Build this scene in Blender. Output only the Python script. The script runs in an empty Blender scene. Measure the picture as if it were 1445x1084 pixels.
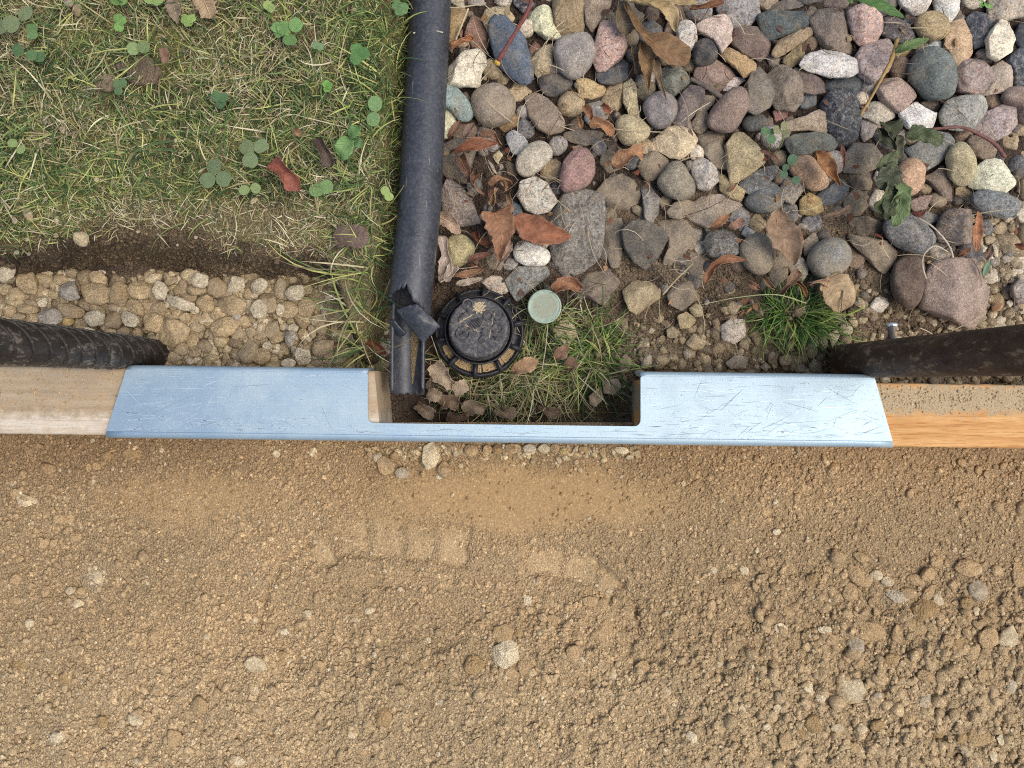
import bpy, bmesh, math, random
import numpy as np
from mathutils import Vector

random.seed(7)
rng = np.random.default_rng(7)
scene = bpy.context.scene
COL = scene.collection

# ------------------------------------------------------------------ camera, sky, sun, exposure
D = 0.54            # camera height above the sand, metres
FPX = 1085.0        # focal length in photo pixels (26 mm equivalent phone lens)
S = D / FPX         # metres per photo pixel on the ground
CX, CY = 722.5, 542.0

cam_data = bpy.data.cameras.new('camera')
cam = bpy.data.objects.new('camera', cam_data)
COL.objects.link(cam)
cam.location = (0, 0, D)
cam.rotation_euler = (0, 0, 0)
cam_data.sensor_width = 36.0
cam_data.lens = FPX / 1445.0 * 36.0
cam_data.clip_start = 0.01
cam_data.clip_end = 100.0
scene.camera = cam

SUN_EL, SUN_AZ = 62.0, -14.0      # degrees; azimuth measured from +X (photo right) towards +Y (photo top)
world = bpy.data.worlds.new('World')
scene.world = world
world.use_nodes = True
wn = world.node_tree
bg = wn.nodes['Background']
sky = wn.nodes.new('ShaderNodeTexSky')
sky.sky_type = 'NISHITA'
sky.sun_disc = False
sky.sun_elevation = math.radians(SUN_EL)
sky.sun_rotation = math.radians(90.0 - SUN_AZ)
sky.air_density = 1.0
sky.dust_density = 3.0
sky.ozone_density = 1.0
wn.links.new(sky.outputs['Color'], bg.inputs['Color'])
bg.inputs['Strength'].default_value = 0.10

sun_data = bpy.data.lights.new('sun', 'SUN')
sun = bpy.data.objects.new('sun', sun_data)
COL.objects.link(sun)
sun_data.energy = 1.25
sun_data.angle = math.radians(42)
sun_data.color = (1.0, 0.94, 0.86)
_d = Vector((math.cos(math.radians(SUN_EL)) * math.cos(math.radians(SUN_AZ)),
             math.cos(math.radians(SUN_EL)) * math.sin(math.radians(SUN_AZ)),
             math.sin(math.radians(SUN_EL))))
sun.rotation_euler = _d.to_track_quat('Z', 'Y').to_euler()
sun.location = _d * 3

scene.render.engine = 'CYCLES'
scene.cycles.use_denoising = False
scene.cycles.pixel_filter_type = 'BLACKMAN_HARRIS'
scene.cycles.filter_width = 1.05
scene.view_settings.view_transform = 'Standard'
scene.view_settings.look = 'None'
scene.view_settings.gamma = 1.0
scene.view_settings.use_curve_mapping = False
scene.view_settings.exposure = 1.0

# ------------------------------------------------------------------ helpers
def P(px, py, z=0.0):
    """world point of a photo pixel on the level z"""
    f = S * (D - z) / D
    return ((px - CX) * f, (CY - py) * f, z)

def pxm(z=0.0):
    return S * (D - z) / D

def hexlin(h):
    h = h.lstrip('#')
    out = []
    for i in (0, 2, 4):
        c = int(h[i:i + 2], 16) / 255.0
        out.append(c / 12.92 if c <= 0.04045 else ((c + 0.055) / 1.055) ** 2.4)
    return tuple(out)

def _hash(ix, iy, seed):
    h = (ix.astype(np.int64) * 374761393 + iy.astype(np.int64) * 668265263 + seed * 1442695041) & 0xFFFFFFFF
    h = ((h ^ (h >> 13)) * 1274126177) & 0xFFFFFFFF
    h = (h ^ (h >> 16)) & 0xFFFFFFFF
    return h / 4294967295.0

def vnoise(x, y, seed=0):
    x = np.asarray(x, float); y = np.asarray(y, float)
    ix = np.floor(x); iy = np.floor(y)
    fx = x - ix; fy = y - iy
    ux = fx * fx * fx * (fx * (fx * 6 - 15) + 10); uy = fy * fy * fy * (fy * (fy * 6 - 15) + 10)
    a = _hash(ix, iy, seed); b = _hash(ix + 1, iy, seed)
    c = _hash(ix, iy + 1, seed); d = _hash(ix + 1, iy + 1, seed)
    return (a + (b - a) * ux) * (1 - uy) + (c + (d - c) * ux) * uy

def fbm(x, y, scale, octaves=4, seed=0, gain=0.5):
    """noise in -1..1, scale in pixels of the largest feature"""
    t = 0; amp = 1.0; tot = 0; f = 1.0 / scale
    for o in range(octaves):
        t = t + amp * (vnoise(np.asarray(x) * f + 17.3 * o, np.asarray(y) * f - 9.1 * o, seed + o) * 2 - 1)
        tot += amp; amp *= gain; f *= 2.03
    return t / tot

def smooth(a, b, x):
    t = np.clip((np.asarray(x, float) - a) / (b - a), 0, 1)
    return t * t * (3 - 2 * t)

def make_mesh(name, verts, faces_list, mat=None, colors=None, smooth_shade=True):
    """verts (n,3); faces_list: list of int arrays (m,k)"""
    me = bpy.data.meshes.new(name)
    verts = np.ascontiguousarray(verts, dtype=np.float32)
    me.vertices.add(len(verts))
    me.vertices.foreach_set('co', verts.ravel())
    loops = np.concatenate([np.asarray(f, dtype=np.int32).ravel() for f in faces_list])
    sizes = np.concatenate([np.full(len(f), np.asarray(f).shape[1], dtype=np.int32) for f in faces_list])
    me.loops.add(len(loops))
    me.loops.foreach_set('vertex_index', loops)
    me.polygons.add(len(sizes))
    starts = np.concatenate([[0], np.cumsum(sizes)[:-1]]).astype(np.int32)
    me.polygons.foreach_set('loop_start', starts)
    me.polygons.foreach_set('use_smooth', np.full(len(sizes), bool(smooth_shade)))
    if colors is not None:
        ca = me.color_attributes.new('Col', 'FLOAT_COLOR', 'POINT')
        c = np.ones((len(verts), 4), dtype=np.float32)
        colors = np.asarray(colors)
        c[:, :colors.shape[1]] = colors
        ca.data.foreach_set('color', c.ravel())
    me.update(calc_edges=True)
    if mat:
        me.materials.append(mat)
    return me

def obj(name, me, parent=None, loc=None, label=None, cat=None, group=None, kind=None):
    o = bpy.data.objects.new(name, me)
    COL.objects.link(o)
    if loc is not None:
        o.location = loc
    if parent is not None:
        o.parent = parent
    if label: o['label'] = label
    if cat: o['category'] = cat
    if group: o['group'] = group
    if kind: o['kind'] = kind
    return o

def thing(name, loc, label, cat, group=None):
    return obj(name, None, None, loc, label, cat, group)

def grid_faces(nr, nc, wrap=False):
    r = np.arange(nr - 1)[:, None]
    if wrap:
        c = np.arange(nc)[None, :]; c2 = (c + 1) % nc
    else:
        c = np.arange(nc - 1)[None, :]; c2 = c + 1
    a = r * nc + c; b = r * nc + c2; e = (r + 1) * nc + c2; f = (r + 1) * nc + c
    return np.stack([a, b, e, f], -1).reshape(-1, 4)

def catmull(pts, n):
    pts = np.asarray(pts, float)
    if len(pts) == 2:
        t = np.linspace(0, 1, n)[:, None]
        return pts[0] * (1 - t) + pts[1] * t
    p = np.vstack([2 * pts[0] - pts[1], pts, 2 * pts[-1] - pts[-2]])
    m = len(pts) - 1
    out = []
    for u in np.linspace(0, m - 1e-6, n):
        i = int(u); t = u - i
        p0, p1, p2, p3 = p[i], p[i + 1], p[i + 2], p[i + 3]
        out.append(0.5 * ((2 * p1) + (-p0 + p2) * t + (2 * p0 - 5 * p1 + 4 * p2 - p3) * t * t + (-p0 + 3 * p1 - 3 * p2 + p3) * t ** 3))
    return np.array(out)

def tube_arrays(pts, radii, n=8, caps=True):
    pts = np.asarray(pts, float); m = len(pts)
    radii = np.broadcast_to(np.asarray(radii, float), (m,))
    tan = np.gradient(pts, axis=0)
    tan /= np.linalg.norm(tan, axis=1)[:, None] + 1e-12
    ref = np.array([0, 0, 1.0]) if abs(tan[0][2]) < 0.9 else np.array([1.0, 0, 0])
    V = []
    for i in range(m):
        u = np.cross(tan[i], ref); u /= np.linalg.norm(u) + 1e-12
        w = np.cross(u, tan[i])
        a = np.linspace(0, 2 * np.pi, n, endpoint=False)
        V.append(pts[i] + radii[i] * (np.cos(a)[:, None] * u + np.sin(a)[:, None] * w))
    V = np.vstack(V)
    F = [grid_faces(m, n, True)]
    if caps:
        F.append(np.arange(n)[::-1].reshape(1, n)); F.append((np.arange(n) + (m - 1) * n).reshape(1, n))
    return V, F

# ------------------------------------------------------------------ materials
class NT:
    def __init__(self, name):
        self.m = bpy.data.materials.new(name)
        self.m.use_nodes = True
        self.t = self.m.node_tree
        self.b = self.t.nodes['Principled BSDF']
        self.b.inputs['Specular IOR Level'].default_value = 0.3
    def n(self, typ, **kw):
        x = self.t.nodes.new(typ)
        for k, v in kw.items():
            if k in x.inputs: x.inputs[k].default_value = v
            else: setattr(x, k, v)
        return x
    def l(self, a, b): self.t.links.new(a, b)
    def noise(self, vec, scale, detail=4, rough=0.6):
        x = self.n('ShaderNodeTexNoise'); x.inputs['Scale'].default_value = scale
        x.inputs['Detail'].default_value = detail; x.inputs['Roughness'].default_value = rough
        if vec is not None: self.l(vec, x.inputs['Vector'])
        return x.outputs['Fac']
    def ramp(self, fac, stops):
        r = self.n('ShaderNodeValToRGB'); cr = r.color_ramp
        while len(cr.elements) < len(stops): cr.elements.new(0.5)
        for e, (p, c) in zip(cr.elements, stops):
            e.position = p
            e.color = (c, c, c, 1) if not hasattr(c, '__len__') else (c[0], c[1], c[2], 1)
        self.l(fac, r.inputs['Fac'])
        return r.outputs['Color']
    def mix(self, fac, a, b, blend='MIX'):
        x = self.n('ShaderNodeMix'); x.data_type = 'RGBA'; x.blend_type = blend
        for v, s in ((fac, x.inputs[0]), (a, x.inputs[6]), (b, x.inputs[7])):
            if hasattr(v, 'is_output'): self.l(v, s)
            elif hasattr(v, '__len__'): s.default_value = (v[0], v[1], v[2], 1)
            else: s.default_value = v
        return x.outputs[2]
    def math(self, op, a, b=None):
        x = self.n('ShaderNodeMath'); x.operation = op
        for v, s in ((a, x.inputs[0]), (b, x.inputs[1])):
            if v is None: continue
            if hasattr(v, 'is_output'): self.l(v, s)
            else: s.default_value = v
        return x.outputs[0]
    def bump(self, h, dist, strength=1.0, normal=None):
        x = self.n('ShaderNodeBump'); x.inputs['Distance'].default_value = dist
        x.inputs['Strength'].default_value = strength
        self.l(h, x.inputs['Height'])
        if normal is not None: self.l(normal, x.inputs['Normal'])
        return x.outputs['Normal']
    def obco(self): return self.n('ShaderNodeTexCoord').outputs['Object']
    def pos(self): return self.n('ShaderNodeNewGeometry').outputs['Position']
    def attr(self, name='Col'):
        x = self.n('ShaderNodeAttribute'); x.attribute_name = name
        return x.outputs['Color']
    def out(self, col=None, rough=0.9, normal=None, metal=None):
        if col is not None:
            if hasattr(col, 'is_output'): self.l(col, self.b.inputs['Base Color'])
            else: self.b.inputs['Base Color'].default_value = (*col, 1)
        if hasattr(rough, 'is_output'): self.l(rough, self.b.inputs['Roughness'])
        else: self.b.inputs['Roughness'].default_value = rough
        if normal is not None: self.l(normal, self.b.inputs['Normal'])
        if metal is not None:
            if hasattr(metal, 'is_output'): self.l(metal, self.b.inputs['Metallic'])
            else: self.b.inputs['Metallic'].default_value = metal
        return self.m

SANDC = hexlin('b3935f')

def off2(t, v, d=11.0):
    x = t.n('ShaderNodeVectorMath'); x.operation = 'ADD'; x.inputs[1].default_value = (d, d * 2, d * 3)
    t.l(v, x.inputs[0]); return x.outputs[0]

def stone_material(name, speckle, dust):
    t = NT(name)
    oi = t.n('ShaderNodeObjectInfo')
    co = t.obco()
    off = t.n('ShaderNodeVectorMath'); off.operation = 'ADD'
    t.l(co, off.inputs[0])
    comb = t.n('ShaderNodeCombineXYZ')
    t.l(t.math('MULTIPLY', oi.outputs['Random'], 3.7), comb.inputs[0])
    t.l(t.math('MULTIPLY', oi.outputs['Random'], 7.1), comb.inputs[1])
    t.l(comb.outputs[0], off.inputs[1])
    v = off.outputs[0]
    base = oi.outputs['Color']
    n1 = t.noise(v, 110, 5, 0.65)
    n2 = t.noise(v, 640, 5, 0.8)
    n3 = t.noise(v, 1700, 3, 0.8)
    n5 = t.noise(v, 240, 6, 0.78)
    c = t.mix(t.ramp(n1, [(0.3, 0.0), (0.72, 1.0)]), t.mix(1.0, base, (0.66, 0.63, 0.60), 'MULTIPLY'), t.mix(1.0, base, (1.22, 1.2, 1.17), 'MULTIPLY'))
    c = t.mix(t.ramp(n2, [(0.38, 0.0), (0.6, 1.0)]), t.mix(1.0, c, (0.60, 0.59, 0.57), 'MULTIPLY'), t.mix(1.0, c, (1.12, 1.12, 1.11), 'MULTIPLY'))
    if speckle:
        k1 = t.noise(v, 430, 5, 0.85); k2 = t.noise(off2(t, v), 380, 5, 0.85); k3 = t.noise(off2(t, v, 5.0), 210, 3, 0.7)
        c = t.mix(t.ramp(k3, [(0.42, 0.0), (0.60, 0.6)]), c, t.mix(1.0, c, (1.25, 1.1, 1.02), 'MULTIPLY'))
        c = t.mix(t.ramp(k2, [(0.52, 0.0), (0.57, 0.6)]), c, t.mix(0.5, c, (0.62, 0.6, 0.57)))
        c = t.mix(t.ramp(k1, [(0.54, 0.0), (0.58, 0.8)]), c, t.mix(1.0, c, (0.3, 0.3, 0.31), 'MULTIPLY'))
    else:
        c = t.mix(t.ramp(n3, [(0.54, 0.0), (0.66, 0.75)]), c, t.mix(1.0, c, (1.75, 1.7, 1.62), 'MULTIPLY'))
        n4 = t.noise(off2(t, v), 1300, 4, 0.8)
        c = t.mix(t.ramp(n4, [(0.38, 0.8), (0.47, 0.0)]), c, t.mix(1.0, c, (0.36, 0.35, 0.33), 'MULTIPLY'))
    # pale mineral vein on some
    wv = t.noise(v, 60, 3, 0.5)
    vein = t.ramp(wv, [(0.488, 0.0), (0.499, 0.5), (0.511, 0.0)])
    c = t.mix(t.math('MULTIPLY', vein, t.ramp(oi.outputs['Random'], [(0.6, 0.0), (0.7, 0.6)])), c, t.mix(1.0, c, (1.9, 1.85, 1.8), 'MULTIPLY'))
    # dry dust lying in patches
    nd = t.noise(v, 75, 5, 0.7)
    lo = 0.60 - 0.30 * dust
    c = t.mix(t.math('MULTIPLY', t.ramp(nd, [(lo, 0.0), (lo + 0.2, 1.0)]), 0.25 + 0.6 * dust), c, t.mix(t.ramp(n2, [(0.3, 0), (0.7, 1)]), hexlin('8d7d66'), hexlin('ab9b80')))
    h = t.math('ADD', t.math('MULTIPLY', n1, 1.0), t.math('MULTIPLY', n2, 0.35))
    h = t.math('ADD', t.math('ADD', h, t.math('MULTIPLY', n3, 0.12)), t.math('MULTIPLY', n5, 1.1))
    nor = t.bump(h, 0.0014, 1.0)
    return t.out(c, 0.86, nor)

MAT_STONE = stone_material('fine_stone', False, 0.36)
MAT_GRAN = stone_material('speckled_stone', True, 0.2)
MAT_DUSTY = stone_material('dusty_stone', False, 0.75)

def attr_ground(name, grain, bump, rough=0.97, contrast=1.0):
    t = NT(name)
    p = t.pos()
    c = t.attr()
    g1 = t.noise(p, 900 * grain, 4, 0.75)
    g2 = t.noise(p, 260 * grain, 4, 0.65)
    c = t.mix(t.ramp(g1, [(0.36, 0), (0.64, 1)]), t.mix(1.0, c, (1 - .38 * contrast,) * 3, 'MULTIPLY'), t.mix(1.0, c, (1 + .28 * contrast,) * 3, 'MULTIPLY'))
    c = t.mix(t.ramp(g2, [(0.32, 0), (0.68, 1)]), t.mix(1.0, c, (1 - .16 * contrast,) * 3, 'MULTIPLY'), t.mix(1.0, c, (1 + .12 * contrast,) * 3, 'MULTIPLY'))
    vo = t.n('ShaderNodeTexVoronoi'); vo.inputs['Scale'].default_value = 720 * grain
    t.l(p, vo.inputs['Vector'])
    sep = t.n('ShaderNodeSeparateColor'); t.l(vo.outputs['Color'], sep.inputs[0])
    c = t.mix(t.ramp(sep.outputs[0], [(0.93, 0.0), (0.95, 0.7)]), c, t.mix(1.0, c, (1.75, 1.75, 1.75), 'MULTIPLY'))
    c = t.mix(t.ramp(vo.outputs['Distance'], [(0.42, 0.0), (0.75, 0.55)]), c, t.mix(1.0, c, (0.5, 0.48, 0.46), 'MULTIPLY'))
    h = t.math('SUBTRACT', t.math('ADD', t.math('MULTIPLY', g1, 0.7), g2), t.math('MULTIPLY', vo.outputs['Distance'], 0.9))
    nn = t.bump(h, bump, 1.0)
    bn = nn.node
    al = t.n('ShaderNodeAttribute'); al.attribute_name = 'Col'
    t.l(al.outputs['Alpha'], bn.inputs['Strength'])
    c = t.mix(al.outputs['Alpha'], t.mix(0.55, c, t.attr()), c)
    return t.out(c, rough, nn)

MAT_SAND = attr_ground('dry_sand', 1.0, 0.0016)
MAT_SOIL = attr_ground('dark_soil', 0.9, 0.0026, contrast=1.3)
MAT_GRAIN = attr_ground('sand_grain', 1.2, 0.0004, contrast=0.8)
def speck_material():
    t = NT('sand_speck'); return t.out(t.attr(), 0.95)
MAT_SPECK = speck_material()

def clod_material():
    t = NT('sand_clod')
    oi = t.n('ShaderNodeObjectInfo'); p = t.pos(); c = oi.outputs['Color']
    g1 = t.noise(p, 900, 4, 0.75); g2 = t.noise(p, 230, 4, 0.65)
    c = t.mix(t.ramp(g1, [(0.36, 0), (0.64, 1)]), t.mix(1.0, c, (0.62, 0.61, 0.6), 'MULTIPLY'), t.mix(1.0, c, (1.25, 1.25, 1.25), 'MULTIPLY'))
    c = t.mix(t.ramp(g2, [(0.32, 0), (0.68, 1)]), t.mix(1.0, c, (0.82, 0.82, 0.82), 'MULTIPLY'), t.mix(1.0, c, (1.1, 1.1, 1.1), 'MULTIPLY'))
    vo = t.n('ShaderNodeTexVoronoi'); vo.inputs['Scale'].default_value = 760; t.l(p, vo.inputs['Vector'])
    h = t.math('SUBTRACT', t.math('ADD', t.math('MULTIPLY', g1, 0.7), g2), t.math('MULTIPLY', vo.outputs['Distance'], 0.8))
    return t.out(c, 0.97, t.bump(h, 0.0013, 0.9))
MAT_CLOD = clod_material()

def blade_material():
    t = NT('grass_blade')
    c = t.attr()
    n = t.noise(t.pos(), 500, 2)
    c = t.mix(t.ramp(n, [(0.3, 0), (0.7, 1)]), t.mix(1.0, c, (0.8, 0.8, 0.8), 'MULTIPLY'), t.mix(1.0, c, (1.15, 1.15, 1.15), 'MULTIPLY'))
    m = t.out(c, 0.6)
    t.b.inputs['Transmission Weight'].default_value = 0.0
    tr = t.n('ShaderNodeBsdfTranslucent'); t.l(c, tr.inputs['Color'])
    ms = t.n('ShaderNodeMixShader'); ms.inputs[0].default_value = 0.25
    o = t.t.nodes['Material Output']
    t.l(t.b.outputs[0], ms.inputs[1]); t.l(tr.outputs[0], ms.inputs[2]); t.l(ms.outputs[0], o.inputs['Surface'])
    return m
MAT_BLADE = blade_material()

def leaf_material(name, green):
    t = NT(name)
    oi = t.n('ShaderNodeObjectInfo')
    co = t.obco()
    c = oi.outputs['Color']
    n1 = t.noise(co, 160, 5, 0.7); n2 = t.noise(co, 1100, 3, 0.7)
    if not green:
        c = t.mix(t.ramp(n1, [(0.32, 0), (0.68, 1)]), t.mix(1.0, c, (0.58, 0.52, 0.46), 'MULTIPLY'), t.mix(1.0, c, (1.3, 1.27, 1.2), 'MULTIPLY'))
        c = t.mix(t.ramp(n2, [(0.58, 0), (0.72, 0.5)]), c, hexlin('9a8466'))
    else:
        c = t.mix(t.ramp(n1, [(0.3, 0), (0.7, 1)]), t.mix(1.0, c, (0.8, 0.85, 0.8), 'MULTIPLY'), t.mix(1.0, c, (1.25, 1.2, 1.2), 'MULTIPLY'))
    # leaf veins: stripes running off the midrib
    uv = t.n('ShaderNodeAttribute'); uv.attribute_name = 'Col'
    sep = t.n('ShaderNodeSeparateColor'); t.l(uv.outputs['Color'], sep.inputs[0])
    av = t.math('ABSOLUTE', t.math('SUBTRACT', sep.outputs[1], 0.5))
    ph = t.math('SUBTRACT', t.math('MULTIPLY', sep.outputs[0], 9.0), t.math('MULTIPLY', av, 4.0))
    st = t.math('ABSOLUTE', t.math('SUBTRACT', t.math('FRACT', ph), 0.5))
    veins = t.ramp(st, [(0.0, 1.0), (0.09, 0.0)])
    mid = t.ramp(av, [(0.0, 1.0), (0.035, 0.0)])
    vm = t.math('MAXIMUM', veins, mid)
    c = t.mix(t.math('MULTIPLY', vm, 0.32), c, t.mix(1.0, c, (1.5, 1.4, 1.25) if not green else (1.4, 1.4, 1.3), 'MULTIPLY'))
    h = t.math('ADD', t.math('MULTIPLY', n1, 1.0), t.math('MULTIPLY', vm, 0.35))
    m = t.out(c, 0.62 if not green else 0.5, t.bump(h, 0.0008, 0.9))
    tr = t.n('ShaderNodeBsdfTranslucent'); t.l(c, tr.inputs['Color'])
    ms = t.n('ShaderNodeMixShader'); ms.inputs[0].default_value = 0.15
    o = t.t.nodes['Material Output']
    t.l(t.b.outputs[0], ms.inputs[1]); t.l(tr.outputs[0], ms.inputs[2]); t.l(ms.outputs[0], o.inputs['Surface'])
    return m
MAT_DRY = leaf_material('dry_leaf', False)
MAT_GREEN = leaf_material('green_leaf', True)

def twig_material():
    t = NT('twig_bark')
    oi = t.n('ShaderNodeObjectInfo')
    n = t.noise(t.obco(), 350, 4, 0.7)
    c = t.mix(t.ramp(n, [(0.3, 0), (0.7, 1)]), t.mix(1.0, oi.outputs['Color'], (0.6, 0.6, 0.6), 'MULTIPLY'), t.mix(1.0, oi.outputs['Color'], (1.25, 1.25, 1.2), 'MULTIPLY'))
    return t.out(c, 0.65, t.bump(n, 0.0004))
MAT_TWIG = twig_material()

# ------------------------------------------------------------------ ground
def seg_dist(px, py, a, b):
    ax, ay = a; bx, by = b
    dx, dy = bx - ax, by - ay
    t = np.clip(((px - ax) * dx + (py - ay) * dy) / (dx * dx + dy * dy), 0, 1)
    return np.hypot(px - ax - t * dx, py - ay - t * dy)

def sand_rough(px, py):
    """0 = raked smooth, 1 = loose clods"""
    r = 0.35 + 0.3 * fbm(px, py, 260, 3, 5)
    r = r + 0.45 * smooth(760, 900, py) * smooth(700, 1150, px)
    r = r + 0.25 * smooth(830, 960, py)
    r = r - 0.55 * np.exp(-(((px - 700) / 250) ** 2 + ((py - 700) / 55) ** 2))
    r = r - 0.45 * np.exp(-(((px - 600) / 110) ** 2 + ((py - 765) / 40) ** 2))
    r = r - 0.35 * np.exp(-(((px - 810) / 80) ** 2 + ((py - 800) / 40) ** 2))
    r = r + 0.45 * np.exp(-(((px - 770) / 90) ** 2 + ((py - 885) / 45) ** 2)) + 0.3 * np.exp(-(((px - 480) / 130) ** 2 + ((py - 960) / 60) ** 2))
    return np.clip(r, 0.0, 1.0)

BLOCKS = [(499, 758, 22, 26, -4), (547, 757, 22, 29, 2), (592, 763, 20, 27, 4), (639, 770, 21, 27, 6), (768, 793, 26, 18, 4), (820, 801, 22, 19, 14), (857, 826, 15, 18, 30), (455, 782, 16, 20, -20), (505, 812, 24, 14, 3), (560, 815, 24, 13, 3), (615, 818, 24, 13, 3), (884, 868, 12, 17, 10)]
def block_mask(px, py, grow=0.0, soft=6.0):
    m = np.zeros(np.shape(px))
    wx = px + 4 * fbm(px, py, 16, 2, 55); wy = py + 4 * fbm(px, py, 16, 2, 56)
    for i, (cx, cy, hw, hh, a) in enumerate(BLOCKS):
        ca, sa = math.cos(math.radians(a)), math.sin(math.radians(a))
        x = (wx - cx) * ca + (wy - cy) * sa; y = -(wx - cx) * sa + (wy - cy) * ca
        q = np.maximum(np.abs(x) - hw, np.abs(y) - hh) - grow
        m = np.maximum(m, (1 - smooth(-soft, 0, q)) * (1.0 if i < 8 else 0.5))
    return m * (0.55 + 0.45 * smooth(-0.35, 0.15, fbm(px, py, 34, 3, 58)))
def smooth_patch(px, py):
    w = 22 * fbm(px, py, 60, 3, 57)
    a = np.exp(-(((px - 740) / 210) ** 2 + ((py + w - 705) / 44) ** 2) ** 2)
    b = np.exp(-(((px - 270) / 130) ** 2 + ((py + w - 705) / 40) ** 2) ** 2) * 0.6
    return np.maximum(a, b)

PRINT_GROOVES_OLD = [((523, 728), (524, 782)), ((571, 732), (567, 785)), ((612, 738), (606, 786)), ((656, 748), (659, 790)),
                 ((796, 778), (792, 812)), ((843, 790), (838, 826)), ((742, 772), (746, 806)),
                 ((480, 735), (523, 727)), ((571, 737), (612, 742)), ((612, 742), (640, 742)), ((525, 790), (600, 796)), ((600, 796), (662, 800)),
                 ((440, 768), (470, 735)), ((742, 822), (795, 826))]
PRINT_ARC = [((846, 798), (878, 828)), ((878, 828), (897, 862)), ((897, 862), (900, 895)), ((900, 895), (884, 925)), ((395, 800), (372, 850)), ((372, 850), (366, 890)),
             ((400, 790), (440, 765))]

def sand_z(px, py):
    rr = sand_rough(px, py)
    z = 0.0035 * fbm(px, py, 330, 3, 11)
    z = z + (0.0007 + 0.0046 * rr) * fbm(px, py, 46, 4, 21, 0.55)
    # clod-like lumps where the sand is loose
    lum = np.abs(fbm(px, py, 26, 3, 31))
    z = z + 0.0062 * rr * smooth(0.35, 1.0, rr + 0.3) * (0.35 - lum)
    z = z + 0.0007 * fbm(px, py, 7, 2, 41)
    wx = px + 3 * fbm(px, py, 14, 2, 51); wy = py + 3 * fbm(px, py, 14, 2, 52)
    sp = smooth_patch(px, py)
    z = z * (1 - 0.75 * sp)
    bi = block_mask(px, py); bo = block_mask(px, py, 6.0, 6.0)
    z = z * (1 - 0.85 * bi) - 0.0012 * bi - 0.0024 * np.clip(bo - bi, 0, 1)
    for a, b in PRINT_ARC:
        d = seg_dist(wx, wy, a, b)
        z = z - 0.0024 * np.exp(-(d / 4.0) ** 2)
    # sole print pressed in
    ins = np.exp(-(((px - 630) / 260) ** 2 + ((py - 850) / 80) ** 2) ** 2)
    z = z - 0.002 * ins
    # bank of gravel pressed up against the board, hollow in front of it
    z = z + 0.004 * smooth(660, 625, py) * smooth(520, 620, px) * smooth(950, 840, px)
    return z

def soil_z(px, py):
    px = np.asarray(px, float); py = np.asarray(py, float)
    right = smooth(560, 650, px)
    zr = 0.012 - 0.012 * smooth(370, 480, py) - 0.014 * smooth(490, 570, py) * smooth(930, 860, px)
    zl = -0.004
    z = zl * (1 - right) + zr * right
    z = z + 0.0030 * fbm(px, py, 60, 4, 61) + 0.0022 * fbm(px, py, 17, 3, 71)
    z = z + 0.0012 * smooth(290, 340, py) * smooth(420, 390, py) * smooth(820, 900, px)
    z = z + 0.010 * np.exp(-(((px - 925) / 40) ** 2 + ((py - 505) / 20) ** 2)) + 0.006 * np.exp(-(((px - 1215) / 25) ** 2 + ((py - 465) / 30) ** 2))
    z = z + 0.006 * np.exp(-(((px - 1020) / 30) ** 2 + ((py - 420) / 25) ** 2)) + 0.001 * np.exp(-(((px - 1000) / 60) ** 2 + ((py - 340) / 30) ** 2))
    return z

def lawn_edge(px):
    px = np.asarray(px, float)
    e = 352 - 22 * smooth(20, 110, px) + 22 * smooth(200, 420, px) + 6 * fbm(px, px * 0, 45, 3, 81)
    e = e + 150 * smooth(452, 522, px)
    return e

def lawn_z(px, py):
    e = lawn_edge(px)
    d = np.asarray(py, float) - e + 5 * fbm(px, py, 30, 2, 95)
    top = 0.045 + 0.0035 * fbm(px, py, 90, 3, 91) + 0.0018 * fbm(px, py, 22, 3, 92)
    top = top - 0.024 * smooth(330, 500, py) * smooth(450, 520, px) - 0.028 * smooth(548, 582, px + 0.07 * np.asarray(py, float))
    w = np.clip(402 - e, 26, 62)
    t = np.clip(d / w, 0, 1.6)

    z = top * (1 - smooth(0, 1, t) ) - 0.012 * smooth(0.0, 1.0, t) - 0.02 * smooth(1.0, 1.6, t)
    z = z + 0.002 * fbm(px, py, 9, 2, 93) * smooth(-10, 10, d)
    z = z + 0.007 * np.exp(-(((px - 203) / 20) ** 2 + ((py - 100) / 18) ** 2)) + 0.004 * np.exp(-(((px - 150) / 15) ** 2 + ((py - 118) / 12) ** 2))
    return z

def ground_grid(name, x0, x1, y0, y1, step, zf, colf, mat, kind='structure'):
    xs = np.arange(x0, x1 + step, step, dtype=float); ys = np.arange(y0, y1 + step, step, dtype=float)
    PX, PY = np.meshgrid(xs, ys)
    Z = zf(PX, PY)
    f = S * (D - Z) / D
    V = np.stack([(PX - CX) * f, (CY - PY) * f, Z], -1).reshape(-1, 3)
    F = grid_faces(len(ys), len(xs))[:, ::-1]
    cc = colf(PX, PY)
    me = make_mesh(name, V, [F], mat, cc.reshape(-1, cc.shape[-1]))
    return obj(name, me, kind=kind)

def lerp(a, b, t):
    return np.asarray(a) * (1 - t[..., None]) + np.asarray(b) * t[..., None]

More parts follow.
